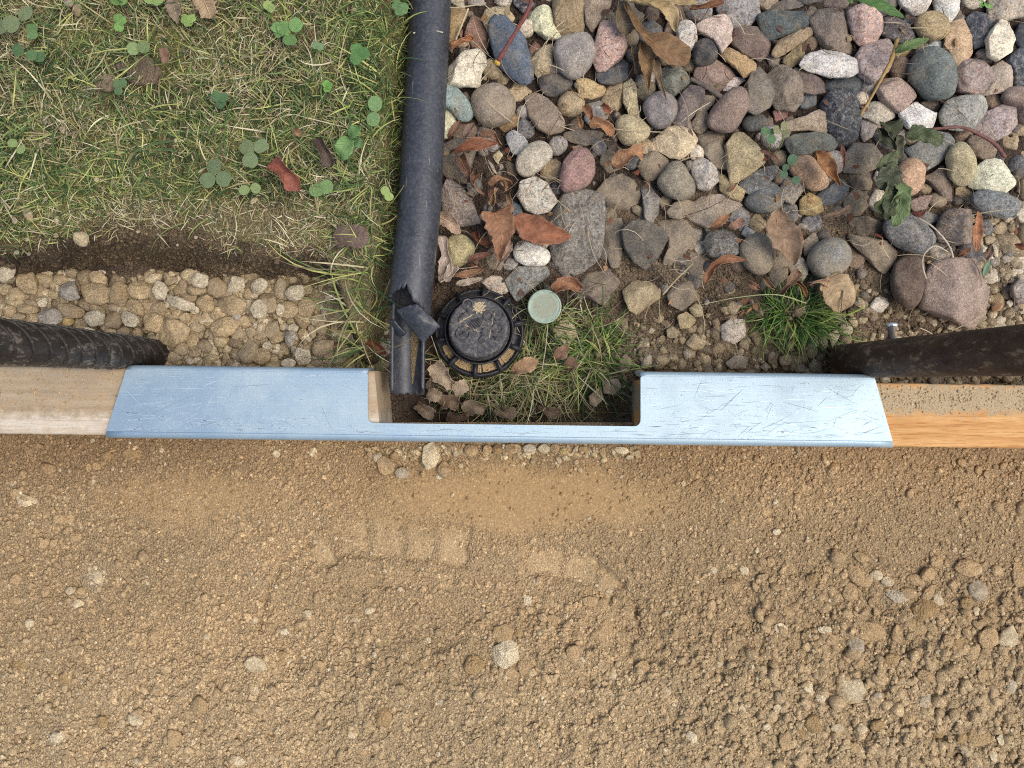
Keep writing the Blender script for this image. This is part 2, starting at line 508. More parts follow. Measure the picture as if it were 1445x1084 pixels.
def sand_col(px, py):
    c = lerp(hexlin('a88f6a'), hexlin('b79b73'), smooth(-0.3, 0.4, fbm(px, py, 200, 3, 101)))
    c = lerp(c, hexlin('a6865a'), 0.6 * np.exp(-(((px - 720) / 240) ** 2 + ((py - 690) / 60) ** 2)))
    # moist sand and the board's contact shade, both put into the colour
    bm = block_mask(px, py)
    c = lerp(c, hexlin('b89d75'), 0.25 * bm)
    damp_shade = smooth(730, 620, py + 25 * fbm(px, py, 60, 3, 102)) * (0.55 + 0.35 * smooth(500, 100, px))
    c = lerp(c, hexlin('84694a'), np.clip(damp_shade, 0, 1) * 0.75)
    c = lerp(c, hexlin('b59f7a'), 0.5 * smooth(860, 1000, py))
    c = lerp(c, hexlin('a08259'), 0.7 * smooth_patch(px, py))
    c = lerp(c, hexlin('c7b899'), 0.8 * np.exp(-(((px - 134) / 11) ** 2 + ((py - 813) / 15) ** 2)) + 0.6 * np.exp(-(((px - 76) / 13) ** 2 + ((py - 1042) / 9) ** 2)))
    return c

def sand_col4(px, py):
    a = 1 - 0.8 * np.maximum(smooth_patch(px, py), 0.55 * block_mask(px, py))
    return np.concatenate([sand_col(px, py), a[..., None]], -1)

def soil_col(px, py):
    dark = np.array(hexlin('54453a')); mid = np.array(hexlin('73624f')); tan = np.array(hexlin('998668'))
    c = lerp(dark, mid, smooth(-0.35, 0.45, fbm(px, py, 70, 4, 111)))
    c = lerp(c, dark * 0.72, 0.75 * smooth(300, 200, py) * smooth(600, 640, px))
    t = smooth(440, 500, py + 18 * fbm(px, py, 50, 3, 112)) * smooth(640, 840, px) * 0.8
    t = np.maximum(t, smooth(1340, 1420, px) * smooth(280, 340, py))
    t = np.maximum(t, smooth(590, 540, px) * smooth(384, 400, py) * 0.9)
    t = np.maximum(t, 0.55 * smooth(250, 340, py + 30 * fbm(px, py, 70, 3, 115)) * smooth(780, 900, px))
    t = t * (0.55 + 0.45 * smooth(-0.4, 0.3, fbm(px, py, 40, 3, 113)))
    c = lerp(c, tan, np.clip(t, 0, 1))
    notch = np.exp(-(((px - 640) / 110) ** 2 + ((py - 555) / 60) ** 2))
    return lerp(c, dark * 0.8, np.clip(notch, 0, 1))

def lawn_col(px, py):
    moss = lerp(hexlin('4f4c30'), hexlin('837e48'), smooth(-0.3, 0.4, fbm(px, py, 50, 4, 121)))
    moss = lerp(moss, hexlin('7d6b4c'), smooth(0.1, 0.5, fbm(px, py, 34, 3, 122)))
    d = py - lawn_edge(px) + 9 * fbm(px, py, 25, 3, 123)
    soil = lerp(hexlin('62523f'), hexlin('806d54'), smooth(-0.3, 0.4, fbm(px, py, 26, 4, 124)))
    c = lerp(moss, soil, smooth(-14, 4, d))
    ledge = smooth(268, 300, py + 14 * fbm(px, py, 40, 3, 126)) * smooth(120, 200, px) * smooth(-2, -16, d)
    c = lerp(c, hexlin('8d7f5c'), 0.85 * np.clip(ledge, 0, 1))
    bare = np.maximum(np.exp(-(((px - 175) / 40) ** 2 + ((py - 108) / 24) ** 2)), np.exp(-(((px - 45) / 40) ** 2 + ((py - 110) / 22) ** 2)) * 0.8)
    bare = np.maximum(bare, 0.8 * smooth(-40, -5, d) * smooth(90, 130, px) * smooth(330, 270, px))
    return lerp(c, hexlin('6e5d45'), np.clip(bare, 0, 1))

def far_ground():
    bmx = bmesh.new()
    bmesh.ops.create_grid(bmx, x_segments=1, y_segments=1, size=4.0)
    me = bpy.data.meshes.new('ground')
    ca = bmx.verts.layers.float_color.new('Col')
    for v in bmx.verts:
        v.co.z = -0.035
        v[ca] = (*hexlin('a08660'), 1)
    bmx.to_mesh(me); bmx.free()
    me.materials.append(MAT_SAND)
    obj('ground', me, kind='structure')
far_ground()
ground_grid('sand', -320, 1770, 596, 1300, 2.7, sand_z, sand_col4, MAT_SAND)
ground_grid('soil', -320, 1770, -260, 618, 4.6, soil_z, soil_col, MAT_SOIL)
ground_grid('lawn', -320, 582, -260, 560, 3.4, lawn_z, lawn_col, MAT_SOIL)

# ------------------------------------------------------------------ loose grains (uncountable)
def ico(sub):
    b = bmesh.new(); bmesh.ops.create_icosphere(b, subdivisions=sub, radius=1.0)
    b.verts.ensure_lookup_table()
    V = np.array([v.co[:] for v in b.verts]); F = np.array([[v.index for v in f.verts] for f in b.faces])
    b.free(); return V, F
ICO1, ICO2 = ico(1), ico(2)

def grains(name, px, py, size_px, zf, cols, sub, mat, sink=0.25, jag=0.22, parent=None, flat=(0.5, 0.9)):
    """many little stones in one mesh: real lumps half sunk in the surface"""
    n = len(px)
    BV, BF = ICO1 if sub == 1 else ICO2
    nv = len(BV)
    z = zf(px, py)
    f = S * (D - z) / D
    r = size_px * 0.5 * f
    c = np.stack([(px - CX) * f, (CY - py) * f, z], -1)
    V = np.repeat(BV[None], n, 0)
    V = V * (1 + jag * (rng.random((n, nv, 1)) * 2 - 1))
    # chop flat facets
    for _ in range(4 if sub > 1 else 1):
        nn = rng.normal(size=(n, 1, 3)); nn /= np.linalg.norm(nn, axis=2, keepdims=True)
        dd = np.maximum(0, (V * nn).sum(2, keepdims=True) - rng.uniform(0.42, 0.78, (n, 1, 1)))
        V = V - nn * dd
    sx = rng.uniform(0.75, 1.2, (n, 1)); sz = rng.uniform(flat[0], flat[1], (n, 1))
    V[..., 0] *= sx; V[..., 1] /= sx; V[..., 2] *= sz
    a = rng.uniform(0, 2 * np.pi, (n, 1)); ca, sa = np.cos(a), np.sin(a)
    X = V[..., 0] * ca - V[..., 1] * sa; Y = V[..., 0] * sa + V[..., 1] * ca
    V[..., 0], V[..., 1] = X, Y
    V = V * r[:, None, None] + c[:, None, :]
    V[..., 2] += (r * (sz[:, 0] - 2 * sink * sz[:, 0]))[:, None] * 0.6
    F = (BF[None] + (np.arange(n) * nv)[:, None, None]).reshape(-1, 3)
    C = np.repeat(np.asarray(cols)[:, None, :], nv, 1).reshape(-1, 3)
    me = make_mesh(name, V.reshape(-1, 3), [F], mat, C, smooth_shade=sub > 1)
    return obj(name, me, parent, kind='stuff')

def pick_colors(n, palette, weights, jitter=0.18):
    pal = np.array([hexlin(h) for h in palette])
    w = np.array(weights, float); w /= w.sum()
    c = pal[rng.choice(len(pal), n, p=w)]
    return c * rng.uniform(1 - jitter, 1 + jitter, (n, 1))

# sand: fine grit everywhere, then crumbs, then clods in the loose areas
n = 46000
gx = rng.uniform(-60, 1505, n); gy = rng.uniform(606, 1140, n)
keep = rng.random(n) < (0.30 + 0.7 * sand_rough(gx, gy)) * (1 - 0.86 * np.maximum(block_mask(gx, gy), smooth_patch(gx, gy)))
gx, gy = gx[keep], gy[keep]
gc = np.clip(sand_col(gx, gy) * rng.uniform(0.78, 1.3, (len(gx), 1)), 0, 1)
wh = rng.random(len(gx)) < 0.05
gc[wh] = gc[wh] * 0.4 + np.array(hexlin('c9bb9c')) * 0.6
grains('grit', gx, gy, rng.gamma(3.0, 0.8, len(gx)) + 2.0, sand_z, gc, 1, MAT_GRAIN, 0.3)
n = 11000
gx = rng.uniform(-60, 1505, n); gy = rng.uniform(612, 1140, n)
dens = sand_rough(gx, gy) ** 1.5
dens = dens * (1 - block_mask(gx, gy)) * (1 - smooth_patch(gx, gy)) * np.where(gy < 800, np.where(gx < 160, 0.9, 0.35), 1.0)
keep = rng.random(n) < dens
gx, gy = gx[keep], gy[keep]
gc = np.clip(sand_col(gx, gy) * rng.uniform(0.85, 1.15, (len(gx), 1)), 0, 1)
grains('crumbs', gx, gy, np.clip(rng.gamma(1.9, 2.6, len(gx)) + 4.0, 4, 26) * (0.75 + 0.35 * smooth(900, 1150, gx)), sand_z, gc, 2, MAT_GRAIN, 0.42, 0.13)
# small gravel squeezed along the front of the board
n = 240
gx = rng.uniform(520, 900, n); gy = 630 + np.abs(rng.normal(0, 11, n))
grains('gravel', gx, gy, rng.uniform(4, 11, n), sand_z, pick_colors(n, ['b09a74', '9c8763', 'c0ae8c'], [3, 2, 1]), 2, MAT_GRAIN, 0.4, 0.13)

# soil: crumbs over the gravel bed, the slope under the turf and the trench
n = 9000
gx = rng.uniform(600, 1500, n); gy = rng.uniform(-30, 560, n)
keep = rng.random(n) < 0.35 + 0.65 * smooth(330, 430, gy)
gx, gy = gx[keep], gy[keep]
gc = np.clip(soil_col(gx, gy) * rng.uniform(0.75, 1.35, (len(gx), 1)), 0, 1)
grains('soil_crumbs', gx, gy, rng.gamma(2.4, 1.5, len(gx)) + 2.2, soil_z, gc, 1, MAT_SOIL, 0.35)
n = 1300
gx = rng.uniform(780, 1480, n); gy = rng.uniform(395, 555, n)
keep = rng.random(n) < smooth(395, 500, gy + 0.10 * (gx - 1000)) * 0.95
gx, gy = gx[keep], gy[keep]
gc = pick_colors(len(gx), ['9c8b6e', '8c7b62', 'b0a288', '7f705a', 'a39070'], [3, 2, 1, 2, 2])
grains('gravel', gx, gy, np.clip(rng.gamma(2.2, 3.2, len(gx)) + 4, 4, 22), soil_z, gc, 2, MAT_DUSTY if False else MAT_GRAIN, 0.4, 0.13)
n = 330
gx = rng.uniform(1360, 1480, n); gy = rng.uniform(290, 470, n)
gc = pick_colors(n, ['a8977a', '98886c', 'b8aa90', '8f867a'], [3, 2, 1, 1])
grains('gravel', gx, gy, np.clip(rng.gamma(2.2, 3.0, n) + 4, 4, 18), soil_z, gc, 2, MAT_GRAIN, 0.4, 0.13)
n = 420
gx = rng.uniform(625, 1480, n); gy = rng.uniform(-30, 430, n)
gc = pick_colors(n, ['6f665b', '83796c', '625d58', '93887a', '7a6b5e'], [3, 3, 2, 2, 2])
grains('gravel', gx, gy, rng.uniform(7, 24, n), soil_z, gc, 2, MAT_GRAIN, 0.5, 0.2)
n = 2600
gx = rng.uniform(-40, 470, n); gy = lawn_edge(gx) + rng.uniform(-8, 55, n)
gc = np.clip(lawn_col(gx, gy) * rng.uniform(0.7, 1.4, (n, 1)), 0, 1)
grains('soil_crumbs', gx, gy, rng.gamma(2.2, 1.3, n) + 2, lawn_z, gc, 1, MAT_SOIL, 0.35)
n = 1500
gx = rng.uniform(-40, 545, n); gy = rng.uniform(385, 540, n)
gc = pick_colors(n, ['a99876', '98876a', 'b8a888', '8a795f', 'c4b79e'], [4, 3, 2, 2, 1])
grains('gravel', gx, gy, np.clip(rng.gamma(2.4, 4.2, n) + 5, 5, 30), soil_z, gc, 2, MAT_GRAIN, 0.42, 0.13)

# ------------------------------------------------------------------ board, bracket, stakes
ZB = 0.050                     # top of the boards
ZP = 0.0528                    # top of the steel bracket
SLOPE = 0.0126                 # the whole edging runs slightly downhill in the photo

def lathe_arrays(profile, n=48):
    a = np.linspace(0, 2 * np.pi, n, endpoint=False)
    V = np.vstack([np.stack([r * np.cos(a), r * np.sin(a), np.full(n, z)], -1) for r, z in profile])
    return V, [grid_faces(len(profile), n, True)]

def add_mod(o, typ, **kw):
    m = o.modifiers.new(typ.lower(), typ)
    for k, v in kw.items(): setattr(m, k, v)
    return m

def wood_material(name, kind):
    t = NT(name)
    co = t.obco()
    sx = t.n('ShaderNodeMapping'); sx.inputs['Scale'].default_value = (14, 260, 260)
    t.l(co, sx.inputs['Vector'])
    g = t.noise(sx.outputs[0], 1.0, 6, 0.6)
    g2 = t.noise(sx.outputs[0], 3.1, 4, 0.7)
    blot = t.noise(co, 45, 4, 0.6)
    sep = t.n('ShaderNodeSeparateXYZ'); t.l(co, sep.inputs[0])
    vv = t.math('MULTIPLY', sep.outputs[1], -1000.0)     # mm from the rear edge
    fine = t.noise(co, 900, 4, 0.75)
    med = t.noise(co, 170, 4, 0.7)
    vn = t.math('ADD', vv, t.math('MULTIPLY', t.math('SUBTRACT', med, 0.5), 22.0))
    if kind == 'orange':
        c = t.ramp(g, [(0.25, hexlin('a97646')), (0.5, hexlin('c6965f')), (0.75, hexlin('d6ab74'))])
        c = t.mix(t.ramp(g2, [(0.52, 0.0), (0.62, 0.7)]), c, hexlin('96602e'))
        fib = t.noise(sx.outputs[0], 9.0, 3, 0.7)
        c = t.mix(t.ramp(fib, [(0.35, 0), (0.65, 1)]), t.mix(1.0, c, (0.9, 0.89, 0.87), 'MULTIPLY'), t.mix(1.0, c, (1.06, 1.06, 1.06), 'MULTIPLY'))
        c = t.mix(t.ramp(blot, [(0.35, 0.35), (0.6, 0.0)]), c, hexlin('b58550'))
        dust = t.ramp(t.math('MULTIPLY', t.math('ABSOLUTE', t.math('SUBTRACT', vn, 12.0)), 0.05), [(0.30, 1.0), (0.60, 0.0)])
        c = t.mix(dust, c, t.mix(t.ramp(fine, [(0.35, 0), (0.65, 1)]), hexlin('94805f'), hexlin('b5a180')))
        h = t.math('ADD', t.math('MULTIPLY', g, 0.4), t.math('MULTIPLY', t.math('MULTIPLY', fine, dust), 1.0))
    else:
        c = t.ramp(g, [(0.25, hexlin('887761')), (0.5, hexlin('a08f76')), (0.75, hexlin('b09f85'))])
        c = t.mix(t.ramp(med, [(0.4, 0), (0.62, 0.75)]), c, t.mix(t.ramp(fine, [(0.35, 0), (0.65, 1)]), hexlin('93795a'), hexlin('b39b78')))
        pale = t.ramp(t.math('MULTIPLY', vn, 0.02), [(0.60, 0.0), (0.76, 0.9), (0.9, 0.45)])
        c = t.mix(t.math('MULTIPLY', pale, t.ramp(g2, [(0.3, 0.25), (0.55, 1.0)])), c, hexlin('cbc0ae'))
        c = t.mix(t.ramp(g2, [(0.66, 0.0), (0.74, 0.6)]), c, hexlin('6b5a45'))
        c = t.mix(t.ramp(fine, [(0.66, 0.0), (0.74, 0.5)]), c, hexlin('6f5f49'))
        h = t.math('ADD', t.math('MULTIPLY', g, 0.5), t.math('MULTIPLY', fine, 0.7))
    return t.out(c, 0.88, t.bump(h, 0.00045, 0.8))

MAT_WOOD_O = wood_material('fresh_wood', 'orange')
MAT_WOOD_G = wood_material('weathered_wood', 'grey')

def board(name, x0, x1, yr0, width_px, mat, label, endskew=0.0, radius=0.0016):
    """a timber from photo x0 to x1; yr0 = photo row of its rear edge at x=0"""
    k = pxm(ZB)
    A = np.array(P(x0, yr0 + SLOPE * x0, ZB))
    L = (x1 - x0) * k
    w = width_px * k; hgt = 0.085
    prof = [(0, -hgt)]
    for c, a0 in (((radius, -radius), math.pi), ((w - radius, -radius), math.pi / 2)):
        for q in range(5):
            a = a0 - q * math.pi / 8
            prof.append((c[0] + radius * math.cos(a), c[1] + radius * math.sin(a)))
    prof.append((w, -hgt))
    # extra lines over the top so that the timber can be a little uneven
    top = [(radius + (w - 2 * radius) * q / 6, 0.0) for q in range(1, 6)]
    prof = prof[:6] + top + prof[6:]
    prof = np.array(prof); nu = 90
    us = np.linspace(0, L, nu)
    U = np.repeat(us[:, None], len(prof), 1)
    vv = np.repeat(prof[None, :, 0], nu, 0); zz = np.repeat(prof[None, :, 1], nu, 0).copy()
    if endskew:
        U = U + (U > L * 0.93) * endskew * (vv / w - 0.5)
    wob = 0.0006 * fbm(U * 9000, vv * 4000, 60, 3, 131)
    zz = zz + wob * (zz > -0.004)
    vv = vv + 0.0005 * fbm(U * 6000, zz * 0 + np.sign(vv - w / 2) * 999, 70, 3, 132) * (zz > -0.02)
    V = np.stack([U, -vv - SLOPE * U, zz], -1).reshape(-1, 3)
    F = [grid_faces(nu, len(prof))]
    m = len(prof)
    F.append(np.arange(m).reshape(1, m)[:, ::-1]); F.append((np.arange(m) + (nu - 1) * m).reshape(1, m))
    me = make_mesh(name, V, F, mat, smooth_shade=False)
    bmx = bmesh.new(); bmx.from_mesh(me); bmesh.ops.recalc_face_normals(bmx, faces=bmx.faces); bmx.to_mesh(me); bmx.free()
    for p in me.polygons: p.use_smooth = len(p.vertices) == 4
    return obj(name, me, None, A, label, 'board', 'edging boards joined by the bracket')

board_l = board('wooden_board', -330, 533, 517.0, 95.5, MAT_WOOD_G, 'greyish weathered wooden board at the left end, bleached along its front edge', 9 * pxm(ZB), 0.0026)
board_r = board('wooden_board', 911, 1790, 525.3, 89.5, MAT_WOOD_O, 'fresh orange wooden board at the right end, with sand lying along its rear half')

def on_board(px, py): return np.full(np.shape(px), ZB)
n = 800
gx = rng.uniform(1235, 1600, n); gy = 525.3 + SLOPE * gx + 3 + np.abs(rng.normal(18, 11, n)) % 42
gc = np.array(hexlin('ab9675')) * rng.uniform(0.75, 1.3, (n, 1))
g = grains('sand', gx, gy, rng.gamma(2.0, 0.5, n) + 1.0, on_board, gc, 1, MAT_SPECK, 0.15)
g.parent = board_r; g.matrix_parent_inverse.identity(); g.location = -Vector(board_r.location)
n = 700
gx = rng.uniform(-200, 172, n); gy = 517 + SLOPE * gx + rng.uniform(4, 66, n)
gc = np.array(hexlin('a8916d')) * rng.uniform(0.75, 1.3, (n, 1))
g = grains('sand', gx, gy, rng.gamma(2.2, 0.5, n) + 0.9, on_board, gc, 1, MAT_SPECK, 0.2)
g.parent = board_l; g.location = -Vector(board_l.location)

def metal_material():
    t = NT('galvanised_steel')
    co = t.pos()
    def stretched(sc, rot=0.0):
        m = t.n('ShaderNodeMapping'); m.inputs['Scale'].default_value = sc
        m.inputs['Rotation'].default_value = (0, 0, rot)
        t.l(co, m.inputs['Vector']); return m.outputs[0]
    blot = t.noise(co, 17, 7, 0.72)
    br1 = t.noise(stretched((12, 1100, 1)), 1.0, 4, 0.65)
    br2 = t.noise(stretched((900, 16, 1)), 1.0, 4, 0.65)
    pit = t.noise(co, 950, 3, 0.75)
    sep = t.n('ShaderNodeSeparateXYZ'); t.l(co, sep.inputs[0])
    xr = t.ramp(t.math('ADD', t.math('MULTIPLY', sep.outputs[0], 2.0), 0.5), [(0.3, 0.0), (0.72, 1.0)])  # sky reflection put into the zinc colour: bluer left, whiter right
    ox = t.math('ADD', t.math('MULTIPLY', blot, 1.0), t.math('MULTIPLY', xr, 0.17))  # patina blotches and the painted reflection together
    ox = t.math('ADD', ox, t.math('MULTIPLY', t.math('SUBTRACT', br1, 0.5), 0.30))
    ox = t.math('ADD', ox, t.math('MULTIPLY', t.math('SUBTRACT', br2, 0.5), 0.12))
    ox_sheen = t.ramp(ox, [(0.44, 0.0), (0.66, 1.0)])
    c = t.mix(ox_sheen, (0.315, 0.42, 0.49), (0.40, 0.495, 0.525))
    c = t.mix(t.ramp(pit, [(0.60, 0.0), (0.70, 0.55)]), c, (0.56, 0.64, 0.68))
    dots = t.ramp(t.noise(co, 620, 2, 0.6), [(0.70, 0.0), (0.73, 0.8)])
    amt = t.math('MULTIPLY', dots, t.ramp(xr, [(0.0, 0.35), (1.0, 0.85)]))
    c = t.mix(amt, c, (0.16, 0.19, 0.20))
    # traces of dried sand
    du = t.ramp(t.noise(co, 240, 5, 0.75), [(0.62, 0.0), (0.74, 0.35)])
    c = t.mix(du, c, hexlin('b8ab92'))
    rough = t.ramp(ox, [(0.35, 0.46), (0.8, 0.70)])
    h = t.math('ADD', t.math('MULTIPLY', pit, 0.5), t.math('ADD', t.math('MULTIPLY', br1, 0.4), t.math('MULTIPLY', amt, -0.8)))
    met = t.math('MULTIPLY', t.math('SUBTRACT', 1.0, t.math('MULTIPLY', du, 2.0)), 0.62)
    return t.out(c, rough, t.bump(h, 0.00022, 0.7), met)
MAT_METAL = metal_material()

KP = pxm(ZP)
def W(px, py): return ((px - CX) * KP, (CY - py) * KP)
def y_rear(x): return 515.0 + SLOPE * (x - 180)
def y_front(x): return 618.5 + SLOPE * (x - 147)
def x_left(y): return 180 - 33 * (y - 515) / 103.5
def x_right(y): return 1233 + 29.5 * (y - 528.3) / 104.0
NX0, NX1, NY = 519.0, 904.0, 597.0
RB, RF = 7.0, 10.0             # bend radii, photo pixels

bracket_loc = (*W(710, 600), ZP)
bracket = thing('steel_bracket', bracket_loc, 'pale blue galvanised steel bracket with a wide cut-out, capping the joint of the two boards', 'bracket')
BL = np.array(bracket_loc)

def top_plate():
    yr = lambda x: y_rear(x) + RB
    yf = lambda x: y_front(x) - RF
    yn = lambda x: NY + SLOPE * (x - NX0)
    rc = 9.0
    out = []
    xs = x_left(y_rear(180) + RB); out.append((xs, yr(xs)))
    out.append((NX0 - 2.0, yr(NX0 - 2))); out.append((NX0, yr(NX0) + 2.0))
    for q in range(7):
        a = math.pi - q * math.pi / 12
        out.append((NX0 + rc + rc * math.cos(a), yn(NX0 + rc) - rc + rc * math.sin(a)))
    for q in range(7):
        a = math.pi / 2 - q * math.pi / 12
        out.append((NX1 - rc + rc * math.cos(a), yn(NX1 - rc) - rc + rc * math.sin(a)))
    out.append((NX1, yr(NX1) + 2.0)); out.append((NX1 + 2.0, yr(NX1 + 2)))
    xe = x_right(y_rear(1233) + RB); out.append((xe, yr(xe)))
    xe = x_right(y_front(1258) - RF); out.append((xe, yf(xe)))
    xe = x_left(y_front(150) - RF); out.append((xe, yf(xe)))
    V = np.array([(*W(x, y), ZP) for x, y in out]) - BL
    m = len(V)
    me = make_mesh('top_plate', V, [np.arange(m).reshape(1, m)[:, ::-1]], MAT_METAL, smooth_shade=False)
    bmx = bmesh.new(); bmx.from_mesh(me)
    bmesh.ops.recalc_face_normals(bmx, faces=bmx.faces)
    for f in bmx.faces:
        if f.normal.z < 0: f.normal_flip()
    bmx.to_mesh(me); bmx.free()
    o = obj('top_plate', me, bracket)
    add_mod(o, 'SOLIDIFY', thickness=0.002, offset=-1)
    return o
plate = top_plate()
def scratch_material(name, col, rough):
    t = NT(name); return t.out(col, rough, None, 0.4)
MAT_SCR = scratch_material('scratched_steel', (0.25, 0.31, 0.34), 0.6)
MAT_RUB = scratch_material('rubbed_zinc', (0.46, 0.55, 0.60), 0.5)
def scratches(n, mat, bias, seed):
    r = np.random.default_rng(seed); V = []; F = []
    while len(F) < n * 5:
        x = r.uniform(170, 1250); 
        if r.random() > (0.25 + 0.75 * smooth(600, 950, x) if bias > 0 else 0.35 + 0.65 * smooth(900, 500, x)): continue
        y = r.uniform(y_rear(x) + 10, y_front(x) - 12)
        if r.random() < 0.45: y = y_front(x) - 12 - abs(r.normal(0, 16))
        ln = min(r.gamma(1.4, 11) + 3, 75); a = r.choice([r.normal(0, 0.06), r.normal(0.35, 0.25), r.normal(-0.4, 0.25), r.uniform(0, 3.14)], p=[0.5, 0.18, 0.2, 0.12])
        c = r.normal(0, 0.12); w = r.uniform(0.13, 0.36) * (1.6 if r.random() < 0.06 else 1)
        pts = [(x + ln * (q / 5 - .5) * math.cos(a + c * (q / 5 - .5)), y + ln * (q / 5 - .5) * math.sin(a + c * (q / 5 - .5))) for q in range(6)]
        def ok(p):
            x, y = p
            if not (x_left(y) + 4 < x < x_right(y) - 4 and y_rear(x) + 9 < y < y_front(x) - 11): return False
            return not (NX0 - 4 < x < NX1 + 4 and y < NY + SLOPE * (x - NX0) + 3)
        if not all(ok(p) for p in pts): continue
        nx, ny = -math.sin(a), math.cos(a); b = len(V)
        for q, p in enumerate(pts):
            ww = w * (0.15 + math.sin(math.pi * (q + .3) / 5.6))
            V.append((*W(p[0] + nx * ww, p[1] + ny * ww), ZP + 0.00006)); V.append((*W(p[0] - nx * ww, p[1] - ny * ww), ZP + 0.00006))
        for q in range(5): F.append((b + 2 * q, b + 2 * q + 1, b + 2 * q + 3, b + 2 * q + 2))
    me = make_mesh('scratches', np.array(V) - BL, [np.array(F)], mat, smooth_shade=False)
    obj('scratches', me, plate, kind='stuff')
scratches(210, MAT_SCR, 1, 5)
scratches(380, MAT_RUB, -1, 6)

def flange(name, xa, xb, front, depth):
    """bend and the lip below it"""
    R = RF if front else RB
    rows = []
    steps = [(math.radians(a), 0) for a in range(0, 91, 15)] + [(math.pi / 2, depth * q / 4) for q in range(1, 5)]
    nu = 40
    for a, dz in steps:
        off = R * math.sin(a); drop = R * KP * (1 - math.cos(a)) + dz
        row = []
        for q in range(nu):
            t = q / (nu - 1)
            if front:
                y0 = lambda x: y_front(x) - RF + off
            else:
                y0 = lambda x: y_rear(x) + RB - off
            xl = xa if xa is not None else x_left(y0(165))
            xr = xb if xb is not None else x_right(y0(1245))
            x = xl + (xr - xl) * t
            row.append((*W(x, y0(x)), ZP - drop))
        rows.append(row)
    V = np.array(rows).reshape(-1, 3) - BL
    F = grid_faces(len(steps), nu)
    if not front: F = F[:, ::-1]
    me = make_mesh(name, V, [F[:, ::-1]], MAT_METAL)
    o = obj(name, me, bracket)
    add_mod(o, 'SOLIDIFY', thickness=0.002, offset=-1)
    return o
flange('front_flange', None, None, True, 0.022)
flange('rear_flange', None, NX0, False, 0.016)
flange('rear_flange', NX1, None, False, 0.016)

# --- stakes
def stake_material(name, dark, mid, pale, glossy):
    t = NT(name)
    co = t.obco()
    m = t.n('ShaderNodeMapping'); m.inputs['Scale'].default_value = (1, 1, 0.45); t.l(co, m.inputs['Vector'])
    n1 = t.noise(m.outputs[0], 95, 5, 0.65); n2 = t.noise(m.outputs[0], 330, 4, 0.7); n3 = t.noise(co, 1500, 3, 0.7)
    c = t.mix(t.ramp(n1, [(0.35, 0), (0.65, 1)]), hexlin(dark), hexlin(mid))
    c = t.mix(t.ramp(t.math('ADD', t.math('MULTIPLY', n1, 0.5), t.math('MULTIPLY', n2, 0.6)), [(0.58, 0.0), (0.68, 0.8)]), c, hexlin(pale))
    c = t.mix(t.ramp(n3, [(0.62, 0), (0.75, 0.5)]), c, hexlin(pale))
    h = t.math('ADD', t.math('MULTIPLY', n1, 0.8), t.math('MULTIPLY', n2, 0.6))
    return t.out(c, t.ramp(n2, [(0.3, glossy), (0.7, 0.85)]), t.bump(h, 0.0009, 0.9))
MAT_REBAR = stake_material('dark_steel', '211d1a', '3a342f', '7d766b', 0.42)
MAT_RUST = stake_material('rusty_steel', '35261e', '54402f', '8f7a62', 0.5)

def stake(name, base, top, r, mat, label, length):
    base = Vector(base); ax = (Vector(top) - base).normalized()
    e = thing(name, base, label, 'stake', 'steel stakes behind the boards')
    e.rotation_euler = ax.to_track_quat('Z', 'X').to_euler()
    zs = np.linspace(-0.03, length, 60)
    th = np.linspace(0, 2 * np.pi, 32, endpoint=False)
    Z, T = np.meshgrid(zs, th, indexing='ij')
    rr = r * (1 + 0.012 * fbm(Z * 3000, np.cos(T) * 40, 50, 3, 141))
    V = np.stack([rr * np.cos(T), rr * np.sin(T), Z], -1).reshape(-1, 3)
    F = [grid_faces(len(zs), 32, True), (np.arange(32) + 59 * 32).reshape(1, 32)]
    obj('rod', make_mesh('rod', V, F, mat), e)
    return e

ribbed = stake('ribbed_stake', P(216, 501, 0.0), P(1, 482, 0.165), 0.0110, MAT_REBAR, 'black ribbed steel stake rising at the left edge behind the weathered board', 0.22)
def rib_mesh():
    a = np.linspace(-1.45, 1.45, 22)
    env = np.cos(a / 1.45 * math.pi / 2) ** 0.5 * 0.5
    pts = np.stack([(0.0109 + 0.0006 * env) * np.cos(a), (0.0109 + 0.0006 * env) * np.sin(a), a * 0.0078], -1)
    V, F = tube_arrays(pts, 0.0005 + 0.0007 * env, 8)
    return make_mesh('rib', V, F, MAT_REBAR)
RIB = rib_mesh()
for i in range(15):
    for s in (0, 1):
        o = obj('rib', RIB, ribbed, (0, 0, 0.004 + i * 0.0150 + s * 0.0075))
        o.rotation_euler = (0, 0, s * math.pi + 0.25)

smoothst = stake('smooth_stake', P(1187, 510, 0.0), P(1446, 494, 0.192), 0.0118, MAT_RUST, 'rusty brown smooth round stake rising at the right edge behind the orange board', 0.25)
def zinc_material():
    t = NT('bright_zinc'); n = t.noise(t.obco(), 700, 3)
    return t.out(t.mix(n, (0.55, 0.55, 0.55), (0.8, 0.8, 0.8)), 0.3, t.bump(n, 0.0002), 0.9)
MAT_ZINC = zinc_material()
V, F = lathe_arrays([(0.0, 0.0), (0.0021, 0.0), (0.0021, 0.0085), (0.0036, 0.0087), (0.0038, 0.0100), (0.0030, 0.0112), (0.0008, 0.0114), (0.0, 0.0110)], 20)
bolt = obj('bolt', make_mesh('bolt', V, F, MAT_ZINC), smoothst)
bolt.location = (0.0, 0.0108, 0.072); bolt.rotation_euler = (math.radians(-90), 0, 0)
# the stake's own frame is turned so that its X points to photo top or bottom: aim the bolt at the photo top
_q = smoothst.rotation_euler.to_matrix()
_up = _q.inverted() @ Vector((0.03, 1, 0)); _up.z = 0; _up.normalize()
bolt.location = _up * 0.0105 + Vector((0, 0, 0.070))
bolt.rotation_euler = _up.to_track_quat('Z', 'Y').to_euler()

